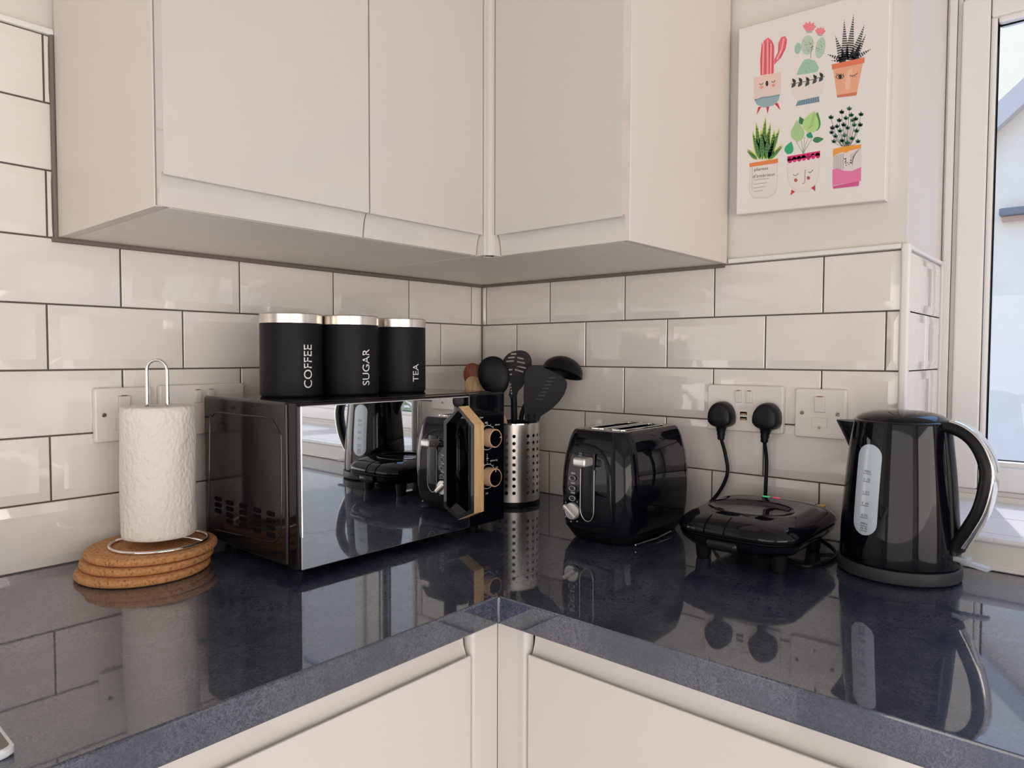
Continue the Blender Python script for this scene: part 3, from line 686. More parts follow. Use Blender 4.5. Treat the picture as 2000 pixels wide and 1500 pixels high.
# ------------------------------------------------------------------ microwave
MX0, MX1, MYF, MZ0, MZ1 = -.746, -.3035, -.347, .014, .2545
mw = thing('microwave', 'black microwave with mirrored door and wood-trimmed handle, canisters standing on it', 'microwave', (-.525, -.20, 0))
ML = Vector((-.525, -.20, 0))
def mwb(nm, mb, mm, par=None, sm=35):
    o = mb.build(nm, mm, par or mw, smooth=sm)
    if par is None: o.location = -ML
    return o
mwb('casing', MB().rbox(MX0+.001, MX1-.001, -.3155, -.060, MZ0, MZ1+.001, .005, 4), m_mwside)
mwb('door', MB().rbox(MX0, -.4005, MYF, -.3205, MZ0-.001, MZ1, .005, 4), m_blk)
mwb('control_panel', MB().rbox(-.3995, MX1, MYF, -.3205, MZ0-.001, MZ1, .003, 3), m_blk)
mwb('mirror_panel', MB().rbox(MX0+.0045, -.4015, MYF-.0022, MYF+.002, MZ0+.001, MZ1-.003, .0018, 3), m_mir)
for x in (MX0+.035, MX1-.035):
    for y in (-.295, -.09): mwb('foot', MB().lathe([(0, .0003), (.011, .0003), (.012, .003), (.012, .0145), (0, .0145)], 20, (x, y, 0)), m_blkm)
# pressed outline and vents on the left side
sx = MX0+.001
o = [onX(sx, 380+a/3.947, 740+b/3.947) for a, b in ((112, 1150), (118, 360), (135, 290), (180, 258), (330, 276), (565, 302), (620, 350), (655, 420), (668, 500), (668, 1130), (650, 1210), (600, 1255), (400, 1215))]
pts = [Vector((sx, p.y, p.z)) for p in o]
mwb('side_embossing', MB().tube(bez(pts+[pts[0]], 5)[:-1], .0013, 8, True), m_mwside)
for k, (a, b, hgt) in enumerate(((182, 925, 33), (272, 955, 34), (375, 980, 36), (482, 1012, 38), (587, 1040, 42))):
    for jv in range(4 if k > 0 else 3):
        p = onX(sx, 380+a/3.947, 740+(b+jv*(46+k*2))/3.947); w_ = .0112
        vb_ = MB().rbox(-.0008, .0006, -w_, w_, -.0036, .0036, .0032, 3, 0, 'x'); vb_.xf(Matrix.Translation((sx, p.y, p.z)))
        mwb('vent_slot', vb_, m_dark)
mwb('seam_strip', MB().rbox(MX0+.02, MX0+.022, -.30, -.10, .0115, .0145, .0005, 1), m_blkm)
# handle: bent band standing off the door
hx0, hx1 = -.4285, -.4035
prof = [(0, .2345), (.0385, .2050), (.0385, .0505), (0, .0335)]
def band(off0, off1, x0, x1):
    def offset(d):
        P = [Vector((y, z)) for y, z in prof]; out = []
        for i, p in enumerate(P):
            ns = []
            for a, b in ((i-1, i), (i, i+1)):
                if 0 <= a and b < len(P):
                    t_ = (P[b]-P[a]).normalized(); ns.append(Vector((-t_.y, t_.x)))
            m_ = sum(ns, Vector((0, 0))).normalized(); m_ = m_/max(.5, abs(m_.dot(ns[0]))); out.append(p+m_*d)
        return out
    a, b = offset(off0), offset(off1); pl = a+b[::-1]
    return MB().prism([(p.x, p.y) for p in pl], lambda u, v, d: Vector((d, MYF-.002-max(u, 0), v)), x0, x1)
hd = mwb('handle', band(-.008, -.001, hx0, hx1), m_blk)
wdh = band(-.0011, -.0002, hx0+.0010, hx1-.0002).build('wood_strip', m_wood, hd, smooth=30)
for zc, nm in ((.1728, 'power'), (.1008, 'timer')):
    kx = -.3515; M = Matrix.Translation((kx, MYF, zc)) @ Matrix.Rotation(R(90), 4, 'X')
    k_ = mwb('knob', MB().lathe([(0, 0), (.0165, 0), (.0172, .003), (.0172, .0195), (.0165, .0207), (0, .0207)], 40, M=M), m_copper)
    MB().lathe([(0, .0206), (.0150, .0206), (.0146, .0212), (0, .0212)], 40, M=M).build('knob_face', m_blk, k_)
    a = .1 if nm == 'power' else 1.6
    MB().rbox(.0105, .0150, -.0007, .0007, .0211, .0216, .0002, 1, M=M @ Matrix.Rotation(a, 4, 'Z')).build('pointer', m_ink, k_)
    rg = MB().lathe([(.0222, .0), (.0222, .0003), (.0230, .0003), (.0230, 0)], 48, M=M); mwb('dial_ring', rg, m_ink)
def mtxt(body, x, z, s_, wid=None):
    tx = MB(); put_text(tx, body, s_, lambda u, v: Vector((x+u, MYF-.0003, z+v)), 0, wid); mwb('printed_word', tx, m_ink, sm=None)
mtxt('900', -.3585, .1985, .005); mtxt('defrost', -.3310, .1935, .0042, .013); mtxt('low', -.372, .2095, .005, .009)
mtxt('min', -.3545, .1330, .004, .006); mtxt('defrost kg', -.3440, .1275, .0042, .020); mtxt('0.2', -.3290, .1135, .004, .006)
mtxt('20', -.3280, .0830, .004, .005); mtxt('10', -.3560, .0680, .0045, .006); mtxt('8', -.368, .0740, .004, .003)
for zc in (.1728, .1008):
    dots = MB()
    for ang in range(-120, 121, 20):
        a = R(90+ang); x, z = -.3515+math.cos(a)*.0250, zc+math.sin(a)*.0250
        dots.box(x-.0005, x+.0005, MYF-.0004, MYF, z-.0005, z+.0005)
    mwb('dial_dots', dots, m_ink, sm=None)
tx = MB()
for i in range(4): tx.box(-.3528, -.3516, MYF-.0004, MYF, .130+i*.0035, .1318+i*.0035)
mwb('scale_marks', tx, m_ink, sm=None)

# ------------------------------------------------------------------ canisters
def canister(word, c, lab, ang):
    t = thing('canister', lab, 'canister', (*c, MZ1+.001), group='storage canisters on the microwave')
    rad = .050
    MB().lathe([(0, .0002), (.0475, .0002), (.049, .0015), (rad, .004), (rad, .1185), (.0492, .1195), (0, .1195)], 72).build('body', m_blk2c, t, smooth=30)
    MB().lathe([(0, .1195), (rad+.0004, .1197), (rad+.0004, .1340), (rad-.0012, .1355), (0, .1358)], 72).build('lid', m_lid, t, smooth=30)
    tb = MB(); vs, fs = text_polys(word, .0185)
    x0 = min(v[0] for v in vs); x1 = max(v[0] for v in vs); y0 = min(v[1] for v in vs); y1 = max(v[1] for v in vs)
    k = {'COFFEE': .070, 'SUGAR': .061, 'TEA': .0325}[word]/(x1-x0)
    z0 = {'COFFEE': .0150, 'SUGAR': .0175, 'TEA': .0200}[word]
    def place(x, y):
        # reads upwards, lettering wraps the curved side
        s_ = (y-y0)*k-(y1-y0)*k/2; a = ang-s_/rad   # top of the letters to the left
        return Vector(((rad+.0003)*math.cos(a), (rad+.0003)*math.sin(a), z0+(x-x0)*k))
    tb.add([place(x, y) for x, y in vs], fs); tb.build('lettering', m_ink, t, smooth=None, recalc=False)
m_blk2c = mat('canister_black', (.007, .007, .010), .5, spec=.2)
def ang_for(c, off):  # direction from canister to the camera, turned towards picture right
    d = Vector((CAM.x-c[0], CAM.y-c[1])); return math.atan2(d.y, d.x)+off
for word, c, pos in (('COFFEE', (-.6545, -.185), 'left'), ('SUGAR', (-.5555, -.208), 'mid'), ('TEA', (-.4365, -.198), 'right')):
    canister(word, c, 'black canister lettered %s with steel lid, on the microwave' % word, ang_for(c, {'left': .53, 'mid': .58, 'right': .66}[pos]))

# ------------------------------------------------------------------ cork mats, roll holder, kitchen roll
for (x, y, z, rr), lb in zip(((-.868, -.124, .0003, .0915), (-.858, -.114, .0119, .0915), (-.850, -.110, .0235, .0920)), ('lowest of three round cork mats stacked under the roll holder', 'middle one of three round cork mats stacked under the roll holder', 'topmost round cork mat, directly under the wire roll holder')):
    h_ = .0113
    tag(MB().lathe([(0, 0), (rr-.004, 0), (rr-.001, .002), (rr, h_*.5), (rr-.001, h_-.002), (rr-.004, h_), (0, h_)], 72).build('cork_mat', m_cork, None, 50), lb, 'cork mat', 'cork mats under the roll holder').location = (x, y, z)
RC = Vector((-.842, -.1165, .0351))
rh = thing('roll_holder', 'chrome wire kitchen roll holder standing on the stacked cork mats', 'roll holder', RC)
wr_ = .0024
ring = [Vector((.068*math.cos(2*math.pi*i/48), .068*math.sin(2*math.pi*i/48), wr_)) for i in range(48)]
bo = MB().tube(ring, wr_, 10, True)
RV = Vector((_r.x, _r.y, 0)).normalized()
bo.tube([RV*-.068+Vector((0, 0, .0026)), RV*-.045+Vector((0, 0, .008)), RV*-.02+Vector((0, 0, .0095)), RV*.02+Vector((0, 0, .0095)), RV*.045+Vector((0, 0, .008)), RV*.068+Vector((0, 0, .0026))], wr_*.9, 8)
bo.build('base_ring', m_chrome, rh, smooth=60)
hw = .0155; hp = [RV*-hw+Vector((0, 0, .009)), RV*-hw+Vector((0, 0, .15)), RV*-hw+Vector((0, 0, .262))]
for i in range(9): a = math.pi*(1-i/8); hp.append(RV*hw*math.cos(a)+Vector((0, 0, .265+hw*math.sin(a))))
hp += [RV*hw+Vector((0, 0, .262)), RV*hw+Vector((0, 0, .15)), RV*hw+Vector((0, 0, .009))]
MB().tube(hp, wr_, 10, up=(0.75, 0.66, 0.01)).build('wire_loop', m_chrome, rh, smooth=60)
kr = MB(); ro, ri, h0, h1 = .0525, .0185, .0, .198; N = 96
def rollring(r, z, wob=0): return [Vector(((r+wob*math.sin(3*a+z*20)+wob*math.sin(7*a-z*37))*math.cos(a), (r+wob*math.sin(3*a+z*20)+wob*math.sin(7*a-z*37))*math.sin(a), z)) for a in [2*math.pi*i/N for i in range(N)]]
rings = [rollring(ri, h0), rollring(ro-.004, h0+.0005, .0004), rollring(ro-.001, h0+.002, .0006)]
for i in range(1, 22): rings.append(rollring(ro, h0+i*(h1-h0)/22, .0005))
rings += [rollring(ro-.0008, h1-.002, .0005), rollring(ro-.004, h1, .0004), rollring(ri, h1), rollring(ri, h0)]
kr.loft(rings, 0, False)
kroll = kr.build('kitchen_roll', m_paper, None, 60); kroll.location = (RC.x, RC.y, RC.z+.0125); kroll.rotation_euler = (0, 0, .3)
tag(kroll, 'white embossed paper kitchen roll on the wire holder, in front of the left sockets', 'kitchen roll')

# ------------------------------------------------------------------ utensil holder
HC = Vector((-.1300, -.2180, 0)); HR = .058; HH = .178
uh = thing('utensil_holder', 'perforated brushed steel utensil holder with black base ring, between microwave and toaster', 'utensil holder', HC)
m_steel2 = m_steel
ub = MB(); camang = math.atan2(CAM.y-HC.y, CAM.x-HC.x)
def cyl(a, z, r=HR): return Vector((r*math.cos(a), r*math.sin(a), z))
cols = []; step = R(15.6)
ncol = 23; angs = [camang+R(2)+k*step for k in range(ncol)]
skip = {k for k in range(ncol) if k % 6 == 1}
zr0, zr1, nr = .0235, .1600, 9; zp = (zr1-zr0)/nr; full = 2*math.pi
HI = HR-.0011
def pband(z0, z1, r, mi, n=92):
    ub.loft([[cyl(full*i/n+angs[0]-step/2, z, r) for i in range(n)] for z in (z0, z1)], mi, False)
tot = full/ncol
for r_, mi in ((HR, 0), (HI, 1)):
    pband(.010, zr0, r_, mi); pband(zr1, HH, r_, mi)
for k in range(ncol):
    a0 = camang+R(2)+k*tot
    for jr in range(nr):
        zc = zr0+zp*(jr+.5); ha, hz_ = tot/2, zp/2; hr = .0037; inn = []
        for r_, mi in ((HR, 0), (HI, 1)):
            if k in skip:
                n4 = 4; ub.loft([[cyl(a0-ha+2*ha*i/n4, z, r_) for i in range(n4+1)] for z in (zc-hz_, zc+hz_)], mi, False, False); continue
            outer, inner = [], []
            for i in range(16):
                th = 2*math.pi*i/16; c_, s_ = math.cos(th), math.sin(th); m_ = max(abs(c_), abs(s_))
                outer.append(cyl(a0+ha*c_/m_, zc+hz_*s_/m_, r_)); inner.append(cyl(a0+hr*c_/HR, zc+hr*s_, r_))
            ub.loft([outer, inner], mi, False); inn.append(inner)
        if inn: ub.loft(inn, 1, False)
ho = ub.build('perforated_cylinder', [m_steel, m_dsteel], uh, smooth=35, recalc=False)
MB().lathe([(HR-.0025, HH-.001), (HR-.0022, HH+.0008), (HR-.0008, HH+.0016), (HR+.0006, HH+.001), (HR+.0008, HH-.001)], 72).build('rolled_rim', m_chrome, uh)
MB().lathe([(0, .0003), (HR+.0006, .0003), (HR+.0012, .001), (HR+.0012, .0105), (HR-.001, .0112), (0, .0112)], 72).build('base_ring', m_blkm, uh)

# utensils: heads lie in a plane through the holder facing roughly towards the picture
UN = Vector((_f.x, _f.y, 0)).normalized()
def up_(a, b, d=0.0, ox=900, oy=680, k=8.333):  # zoomed-photo point -> world
    q = HC+UN*d; return at(ox+a/k, oy+b/k, UN, q)
def utensil(name, lab, cat='utensil', group='black kitchen utensils in the steel holder'):
    return thing(name, lab, cat, (HC.x, HC.y, .0125), group=group)
UL = Vector((HC.x, HC.y, .0125))
def addp(o, mb, nm, mm, sm=50): ob = mb.build(nm, mm, o, smooth=sm); ob.location = -UL; return ob
# solid spoon
us = utensil('serving_spoon', 'black solid serving spoon with oval bowl, leftmost in the utensil holder')
ctr = up_(540, 455, -.030); axis = (up_(480, 155, -.030)-up_(640, 840, -.030)); hh_ = axis.length/2; axis.normalize(); side = axis.cross(UN).normalized()
sb = MB(); rings = []
for i in range(15):
    t_ = -1+2*i/14; ph = t_*math.pi/2; zz = math.sin(ph)*hh_*.93; w_ = math.cos(ph)*.0335*(1+.12*t_)+.0006; dp = math.cos(ph)*.010+.0005
    rings.append([ctr+axis*zz+side*w_*math.cos(a)+UN*(dp*math.sin(a) if math.sin(a) < 0 else dp*.25*math.sin(a)) for a in [2*math.pi*q/28 for q in range(28)]])
sb.loft(rings)
addp(us, sb, 'bowl', m_blkm, 70)
foot = HC-RV*.030-UN*.028+Vector((0, 0, .02))
addp(us, MB().tube(bez([ctr-axis*hh_*.80, ctr-axis*hh_*1.15, (ctr-axis*hh_*1.5)*.55+foot*.45+Vector((0, 0, .05)), foot], 6), [.009]*4+[.007]*15, 10, flat=.6, up=UN), 'handle', m_blkm, 60)
# slotted spoon
ss = utensil('slotted_spoon', 'black slotted spoon with ten pale slits, second from left in the utensil holder')
def slab_fn(d0):
    return lambda u, v, d: up_(u, v, d0+d)
out = [(780, 760), (800, 640), (790, 520), (730, 400), (690, 290), (690, 190), (760, 100), (860, 50), (980, 35), (1080, 70), (1140, 150), (1155, 260), (1120, 380), (1050, 520), (1010, 620), (940, 700), (915, 780), (905, 840), (820, 840)]
out = [(p.x, p.y) for p in bez([Vector((a, b, 0)) for a, b in out+[out[0]]], 3)[:-1]]
sl = []
for a, b, c_, d in ((820, 97, 900, 92), (775, 157, 875, 148), (742, 215, 862, 208), (770, 352, 838, 350), (792, 430, 830, 426), (925, 155, 1020, 175), (915, 218, 1038, 245), (918, 290, 1058, 325), (885, 350, 1015, 385)):
    t_ = Vector((c_-a, d-b)).normalized(); nn = Vector((-t_.y, t_.x))*12; sl.append([(a-nn.x, b-nn.y), (c_-nn.x, d-nn.y), (c_+t_.x*8, d+t_.y*8), (c_+nn.x, d+nn.y), (a+nn.x, b+nn.y), (a-t_.x*8, b-t_.y*8)])
addp(ss, MB().prism(out, slab_fn(.008), 0, .004, 0, sl), 'slotted_head', m_blkm, 30)
addp(ss, MB().tube([up_(862, 800, .010), up_(865, 950, .009), up_(868, 1150, .006), HC-RV*.006+UN*.020+Vector((0, 0, .10)), HC-RV*.012+UN*.032+Vector((0, 0, .02))], [.0075, .0072, .0075, .006, .006], 10, flat=.5, up=UN), 'handle', m_blkm, 60)
rb = MB()
for i, (a, b) in enumerate(((806, 590), (812, 640), (820, 690), (826, 735))): rb.rbox(-.001, .001, -.0015, .0015, -.0018, .0018, .0005, 1, M=Matrix.Translation(up_(a, b, .007)))
addp(ss, rb, 'ridge_marks', m_soft)
# turner
ut = utensil('slotted_turner', 'wide black slotted turner standing right of centre in the utensil holder')
out = [(1040, 1190), (1035, 1000), (1020, 800), (1025, 650), (1030, 500), (1060, 360), (1130, 285), (1230, 275), (1340, 310), (1480, 375), (1640, 450), (1700, 500), (1732, 570), (1725, 640), (1680, 760), (1600, 870), (1480, 990), (1380, 1060), (1300, 1110), (1270, 1190)]
sl = []
for i in range(7):
    a, b = 1225+i*33, 820-i*58
    sl.append([(a, b), (a+105, b-2), (a+112, b+20), (a+6, b+22)])
addp(ut, MB().prism(out, slab_fn(-.024), 0, .0025), 'blade', m_blkm, 30)
rb = MB()
for q in sl: rb.prism([(x, y) for x, y in q], slab_fn(-.0248), 0, .0008)
addp(ut, rb, 'slot_ribs', m_grey)
addp(ut, MB().tube([up_(1150, 1080, -.0215), up_(1150, 1200, -.021), HC+RV*.012-UN*.030+Vector((0, 0, .10)), HC+RV*.010-UN*.036+Vector((0, 0, .02))], [.013, .011, .007, .007], 10, flat=.35, up=UN), 'handle', m_blkm, 60)
# ladle
ul = utensil('soup_ladle', 'black soup ladle with domed bowl turned down, rightmost in the utensil holder')
lc = up_(1650, 400, .012); tilt = Matrix.Rotation(R(16), 3, UN)
lb_ = MB(); rings = []; LR = .0455
prof_l = [(math.sin(a)*LR, math.cos(a)*LR*.80) for a in [math.pi/2*i/12 for i in range(0, 13)]]
prof_l += [(LR+.0015, -.002), (LR-.0015, -.003)]+[(math.sin(a)*(LR-.003), math.cos(a)*(LR*.80-.003)) for a in [math.pi/2*i/12 for i in range(12, -1, -1)]]
M4 = Matrix.Rotation(R(16), 4, UN) @ Matrix.Rotation(R(-12), 4, Vector((_r.x, _r.y, 0)))
lb_.lathe([(max(r_, .0003), z_) for r_, z_ in prof_l], 48, lc, M=M4)
addp(ul, lb_, 'bowl', m_blkm, 60)
addp(ul, MB().tube(bez([lc+M4 @ Vector((0, 0, 0))-RV*.038, lc-RV*.046+Vector((0, 0, -.02)), HC+RV*.02+Vector((0, 0, .20)), HC+RV*.020+Vector((0, 0, .12)), HC+RV*.014+Vector((0, 0, .02))], 6), .0052, 10, flat=.7, up=UN), 'handle', m_blkm, 60)
# wooden spoons
def wspoon(nm, lab, ctr, mm, hgt, wid, footp, grp):
    o = utensil(nm, lab, 'spoon', grp); ax = (ctr-footp).normalized(); sd = ax.cross(UN).normalized(); nn_ = sd.cross(ax)
    rings = []
    for i in range(13):
        ph = (-1+2*i/12)*math.pi/2; rings.append([ctr+ax*math.sin(ph)*hgt+sd*(math.cos(ph)*wid+.0004)*math.cos(a)+nn_*(math.cos(ph)*.006+.0004)*math.sin(a) for a in [2*math.pi*q/24 for q in range(24)]])
    addp(o, MB().loft(rings), 'spoon_bowl', mm, 70); addp(o, MB().tube([ctr-ax*hgt*.85, footp], [.006, .0055], 10), 'stick', mm, 60)
wspoon('wooden_spoon', 'reddish-brown wooden spoon behind the solid black spoon in the holder', up_(235, 480, .022), m_redwood, .034, .024, HC+RV*.034+UN*.012+Vector((0, 0, .02)), 'wooden spoons in the steel holder')
wspoon('wooden_spoon', 'pale wooden spoon low behind the solid black spoon in the holder', up_(222, 640, .010), m_wood, .026, .020, HC+RV*.036-UN*.004+Vector((0, 0, .02)), 'wooden spoons in the steel holder')
o = utensil('wooden_spatula', 'slim pale wooden spatula poking above the steel holder rim beside the microwave', 'spatula', None)
addp(o, MB().tube([up_(690, 1050, -.034), up_(716, 1200, -.036), HC+Vector((-.03, -.006, .10)), HC+Vector((-.012, .0, .02))], [.0012, .0055, .005, .005], 10, flat=.5, up=UN), 'stick', m_wood)

# ------------------------------------------------------------------ toaster
TC = Vector((-.190, -.5455, 0))
to = thing('toaster', 'glossy black two-slice toaster with silver lever and dial, beside the utensil holder', 'toaster', TC)
tb = MB(); rings = []
TP = [(.018, .108, .066, .03), (.024, .113, .0715, .034), (.05, .116, .075, .036), (.09, .118, .0765, .036), (.12, .117, .0755, .036), (.15, .114, .0715, .034), (.175, .108, .0655, .030), (.187, .104, .060, .026), (.193, .101, .0565, .024), (.195, .097, .053, .02)]
for z, hx, hy, rr in TP: rings.append(rring(0, 0, z, hx, hy, rr, 8))
tb.loft(rings, 0, False); tb.add(rings[0], [tuple(range(len(rings[0])))])
# top with two bread slots
top_out = [(p.x, p.y) for p in rings[-1]]
slots = [[(p.x, p.y) for p in rring(0, yy, 0, .068, .0125, .006, 4)] for yy in (-.022, .022)]
fl = [Vector((a, b, 0)) for a, b in top_out]; loops = [top_out]+slots; flat = [p for l in loops for p in l]
tris = tessellate_polygon([[Vector((a, b, 0)) for a, b in l] for l in loops]); tb.add([Vector((a, b, .195)) for a, b in flat], [tuple(t) for t in tris])
for s_ in slots: tb.loft([[Vector((a, b, z)) for a, b in s_] for z in (.195, .06)], 0, False); tb.add([Vector((a, b, .06)) for a, b in s_], [tuple(range(len(s_)))])
tbody = tb.build('body', m_blk, to, smooth=40)
for yy in (-.022, .022):
    g_ = MB(); frp = rring(0, yy, .1952, .0705, .0148, .008, 4); g_.tube(frp, .0018, 6, True)
    for k in range(5):
        x = -.052+k*.026; g_.tube([(x, yy-.0085, .188), (x, yy-.0085, .09)], .0012, 6); g_.tube([(x, yy+.0085, .188), (x, yy+.0085, .09)], .0012, 6)
    g_.build('slot_grille', m_chrome, to)
MB().loft([rring(0, 0, z, hx, hy, .03, 8) for z, hx, hy in ((.0006, .092, .052), (.004, .100, .060), (.018, .108, .067), (.020, .104, .063))]).build('base', m_blkm, to)
# front panel (faces -x): outline in local y (right of picture = -y) and z
def fx_(z):  # front face x at height z
    for (z0, h0_, _, _), (z1, h1_, _, _) in zip(TP, TP[1:]):
        if z0 <= z <= z1: return -(h0_+(h1_-h0_)*(z-z0)/(z1-z0))
    return -.116
pan = [(.049, .030), (.052, .06), (.050, .11), (.046, .145), (.040, .168), (.030, .174), (-.005, .170), (-.024, .160), (-.037, .142), (-.043, .12), (-.0455, .08), (-.0455, .040), (-.030, .0345), (.0, .031)]
pm = [(p.x, p.y) for p in bez([Vector((a, b, 0)) for a, b in pan+[pan[0]]], 3)[:-1]]
cyp = sum(p[0] for p in pm)/len(pm); czp = sum(p[1] for p in pm)/len(pm); rings = []
for k, d in ((1, -.0005), (.985, .0028), (.95, .0038), (.8, .0037), (.4, .0044), (.02, .0040)): rings.append([Vector((fx_(czp+(v-czp)*k)-d, cyp+(u-cyp)*k, czp+(v-czp)*k)) for u, v in pm])
MB().loft(rings).build('front_panel', m_blk, to, smooth=50)
ch = MB().tube([(fx_(.055)-.0045, .002, .058), (fx_(.1)-.0050, .002, .10), (fx_(.14)-.0045, .002, .158)], .0135, 18, flat=.22, up=(1, 0, 0)); ch.build('lever_channel', m_blk2, to)
cf = []
for i in range(25): a = math.pi+math.pi*i/24; cf.append((0.014*math.cos(a), .063+.022*math.sin(a)))
MB().tube([(fx_(z)-.0068, .002+y, z) for y, z in [(-.014, .13)]+cf+[(.014, .13)]], .0006, 6).build('channel_outline', m_silver, to)
lv = MB().rbox(-.0175, .0175, -.013, .013, -.0075, .0075, .004, 3); lv.xf(Matrix.Translation((fx_(.145)-.0145, .0045, .1445))).build('lever', m_silver, to)
dk = thing
dM = Matrix.Translation((fx_(.05)-.0045, .0335, .0545)) @ Matrix.Rotation(R(-90), 4, 'Y')
dial = MB().lathe([(0, 0), (.0148, 0), (.0148, .004), (.0138, .0055), (0, .006)], 36, M=dM).build('browning_dial', m_silver, to)
MB().rbox(-.0155, .0155, -.004, .004, .005, .013, .002, 2, M=dM @ Matrix.Rotation(R(52), 4, 'Z')).build('grip_bar', m_silver, dial)
mk = MB()
for k in range(7):
    a = R(-30+k*40); p = dM @ Vector((.0195*math.cos(a), .0195*math.sin(a), .0008)); mk.rbox(p.x-.001, p.x+.001, p.y-.0008, p.y+.0008, p.z-.0011, p.z+.0011, .0003, 1)
mk.build('dial_marks', m_print, to, smooth=None)
for z in (.119, .102, .085):
    mk = MB()
    for k in range(4): mk.box(fx_(z)-.0048, fx_(z)-.003, .0285+k*.0022, .0298+k*.0022, z, z+.003)
    mk.build('button_word', m_print, to, smooth=None)
mk = MB()
for y_, z_, w1, h1_ in ((.020, .1560, .004, .001), (.020, .1520, .004, .001), (.0165, .154, .0008, .004), (.022, .1465, .004, .001), (.018, .1465, .001, .004), (-.0035, .1555, .0028, .0012), (-.0035, .151, .0028, .0012)):
    mk.box(fx_(z_)-.0062, fx_(z_)-.0046, y_-w1/2, y_+w1/2, z_-h1_/2, z_+h1_/2)
mk.build('slice_symbol', m_print, to, smooth=None)
for z in (.112, .0945, .077):
    bt = MB().rbox(-.003, .003, -.0065, .0065, -.0045, .0045, .0028, 3); bt.xf(Matrix.Translation((fx_(z)-.0042, .0325, z))); b_ = bt.build('button', m_grey, to)
    MB().tube([(fx_(z)-.0072, .0325+.0060*math.cos(2*math.pi*i/20), z+.0042*math.sin(2*math.pi*i/20)) for i in range(20)], .0005, 6, True).build('button_rim', m_silver, b_)
MB().tube([(-.085, -.071, .006), (-.02, -.072, .004), (.04, -.070, .006)], .0012, 6).build('lower_trim', m_chrome, to)

# ------------------------------------------------------------------ sandwich grill
GC = Vector((-.166, -.7840, .0068))
gr = thing('sandwich_grill', 'closed glossy black sandwich grill with oval dished lid, between toaster and kettle', 'sandwich grill', GC)
def gring(z, a, b, r_=.040, ox=0, bul=.010):
    out = []
    for p in rring(ox, 0, z, a, b, r_, 12):
        k = max(0, 1-(p.y/b)**2); f_ = 1 if p.x < -a*.5 else 0
        out.append(p)
    # refine straight runs so that the front edge can swell outwards
    res = []
    for p, q in zip(out, out[1:]+out[:1]):
        m_ = max(1, int((q-p).length/.012))
        for i in range(m_):
            v = p.lerp(q, i/m_)
            if v.x < 0: v = v+Vector((-bul*max(0, 1-(v.y/b)**2)*min(1, -v.x/a*1.1), 0, 0))
            res.append(v)
    return res
GN = 96
def resample(ring):
    L_ = [0]
    for p, q in zip(ring, ring[1:]+ring[:1]): L_.append(L_[-1]+(q-p).length)
    out = []; k = 0; st = L_[-1]/GN
    for i in range(GN):
        t_ = i*st
        while L_[k+1] < t_: k += 1
        p, q = ring[k], ring[(k+1) % len(ring)]; out.append(p.lerp(q, (t_-L_[k])/max(1e-9, L_[k+1]-L_[k])))
    # start every ring at the same bearing
    return out
def gr_(z, a, b, r_=.040, bul=.010): return resample(gring(z, a, b, r_, 0, bul))
def polar(ring, cx, cy, z):
    """ring points re-sampled by bearing from (cx,cy)"""
    out = []
    for i in range(GN):
        a = 2*math.pi*i/GN; d = Vector((math.cos(a), math.sin(a))); best = 0
        for p, q in zip(ring, ring[1:]+ring[:1]):
            e = Vector((q.x-p.x, q.y-p.y)); w_ = Vector((p.x-cx, p.y-cy)); den = d.x*e.y-d.y*e.x
            if abs(den) < 1e-12: continue
            t_ = (w_.x*e.y-w_.y*e.x)/den; u = (w_.x*d.y-w_.y*d.x)/den
            if -1e-6 <= u <= 1+1e-6 and t_ > best: best = t_
        out.append(Vector((cx+d.x*best, cy+d.y*best, z)))
    return out
DX, DY = -.028, .004
def G(z, a, b, r_=.04, bul=.010): return polar(gring(z, a, b, r_, 0, bul), DX, DY, z)
def GD(z, a, b): return [Vector((DX+a*math.cos(2*math.pi*i/GN), DY+b*math.sin(2*math.pi*i/GN), z)) for i in range(GN)]
MB().loft([G(.020, .095, .068), G(.023, .112, .082), G(.033, .121, .091), G(.0405, .1235, .0935), G(.0420, .122, .092)]).build('lower_casing', m_blk, gr, smooth=50)
MB().loft([G(.0415, .1195, .0895), G(.0445, .1195, .0895)]).build('seal_gap', m_blkm, gr)
rings = [G(.0440, .1225, .0925), G(.0475, .1250, .0950), G(.0540, .1235, .0935), G(.0610, .1185, .0895, .042), G(.0665, .1100, .0835, .044, .008), G(.0705, .0990, .0770, .046, .006), G(.0730, .0870, .0745, .05, .003), G(.0738, .0800, .0700, .05, 0)]
rings += [GD(.0740, .0575, .0660), GD(.0733, .0555, .0640), GD(.0705, .0510, .0590), GD(.0680, .0420, .0500), GD(.0668, .0280, .0340), GD(.0664, .0060, .0080)]
lid = MB().loft(rings).build('lid', m_blk, gr, smooth=70)
MB().tube(GD(.0742, .0578, .0663), .0010, 6, True).build('dish_rim', m_blk, lid)
def lidseam(yv):
    pts = []
    for z, a, b, bl in ((.0445, .1230, .0970, .01), (.0475, .1254, .0990, .01), (.0540, .1239, .0975, .01), (.0610, .1189, .0935, .01), (.0665, .1104, .0870, .008), (.0705, .0994, .0800, .006)):
        pts.append(Vector((-(a+bl*max(0, 1-(yv/b)**2))-.0002, yv, z)))
    return MB().tube(bez(pts, 4), .0007, 6)
lidseam(.034).build('handle_seam', m_dark, lid); lidseam(.002).build('handle_seam', m_dark, lid)
MB().rbox(-.139, -.100, -.020, .030, .024, .0405, .006, 4).build('lower_handle', m_blk, gr, smooth=50)
MB().rbox(.095, .135, -.068, .068, .026, .060, .01, 4).build('hinge', m_blk2, gr)
MB().rbox(.070, .077, .012, .024, .0728, .0748, .0008, 2).build('ready_light', m_green, lid)
MB().rbox(.070, .077, -.006, .006, .0728, .0748, .0008, 2).build('power_light', m_red, lid)
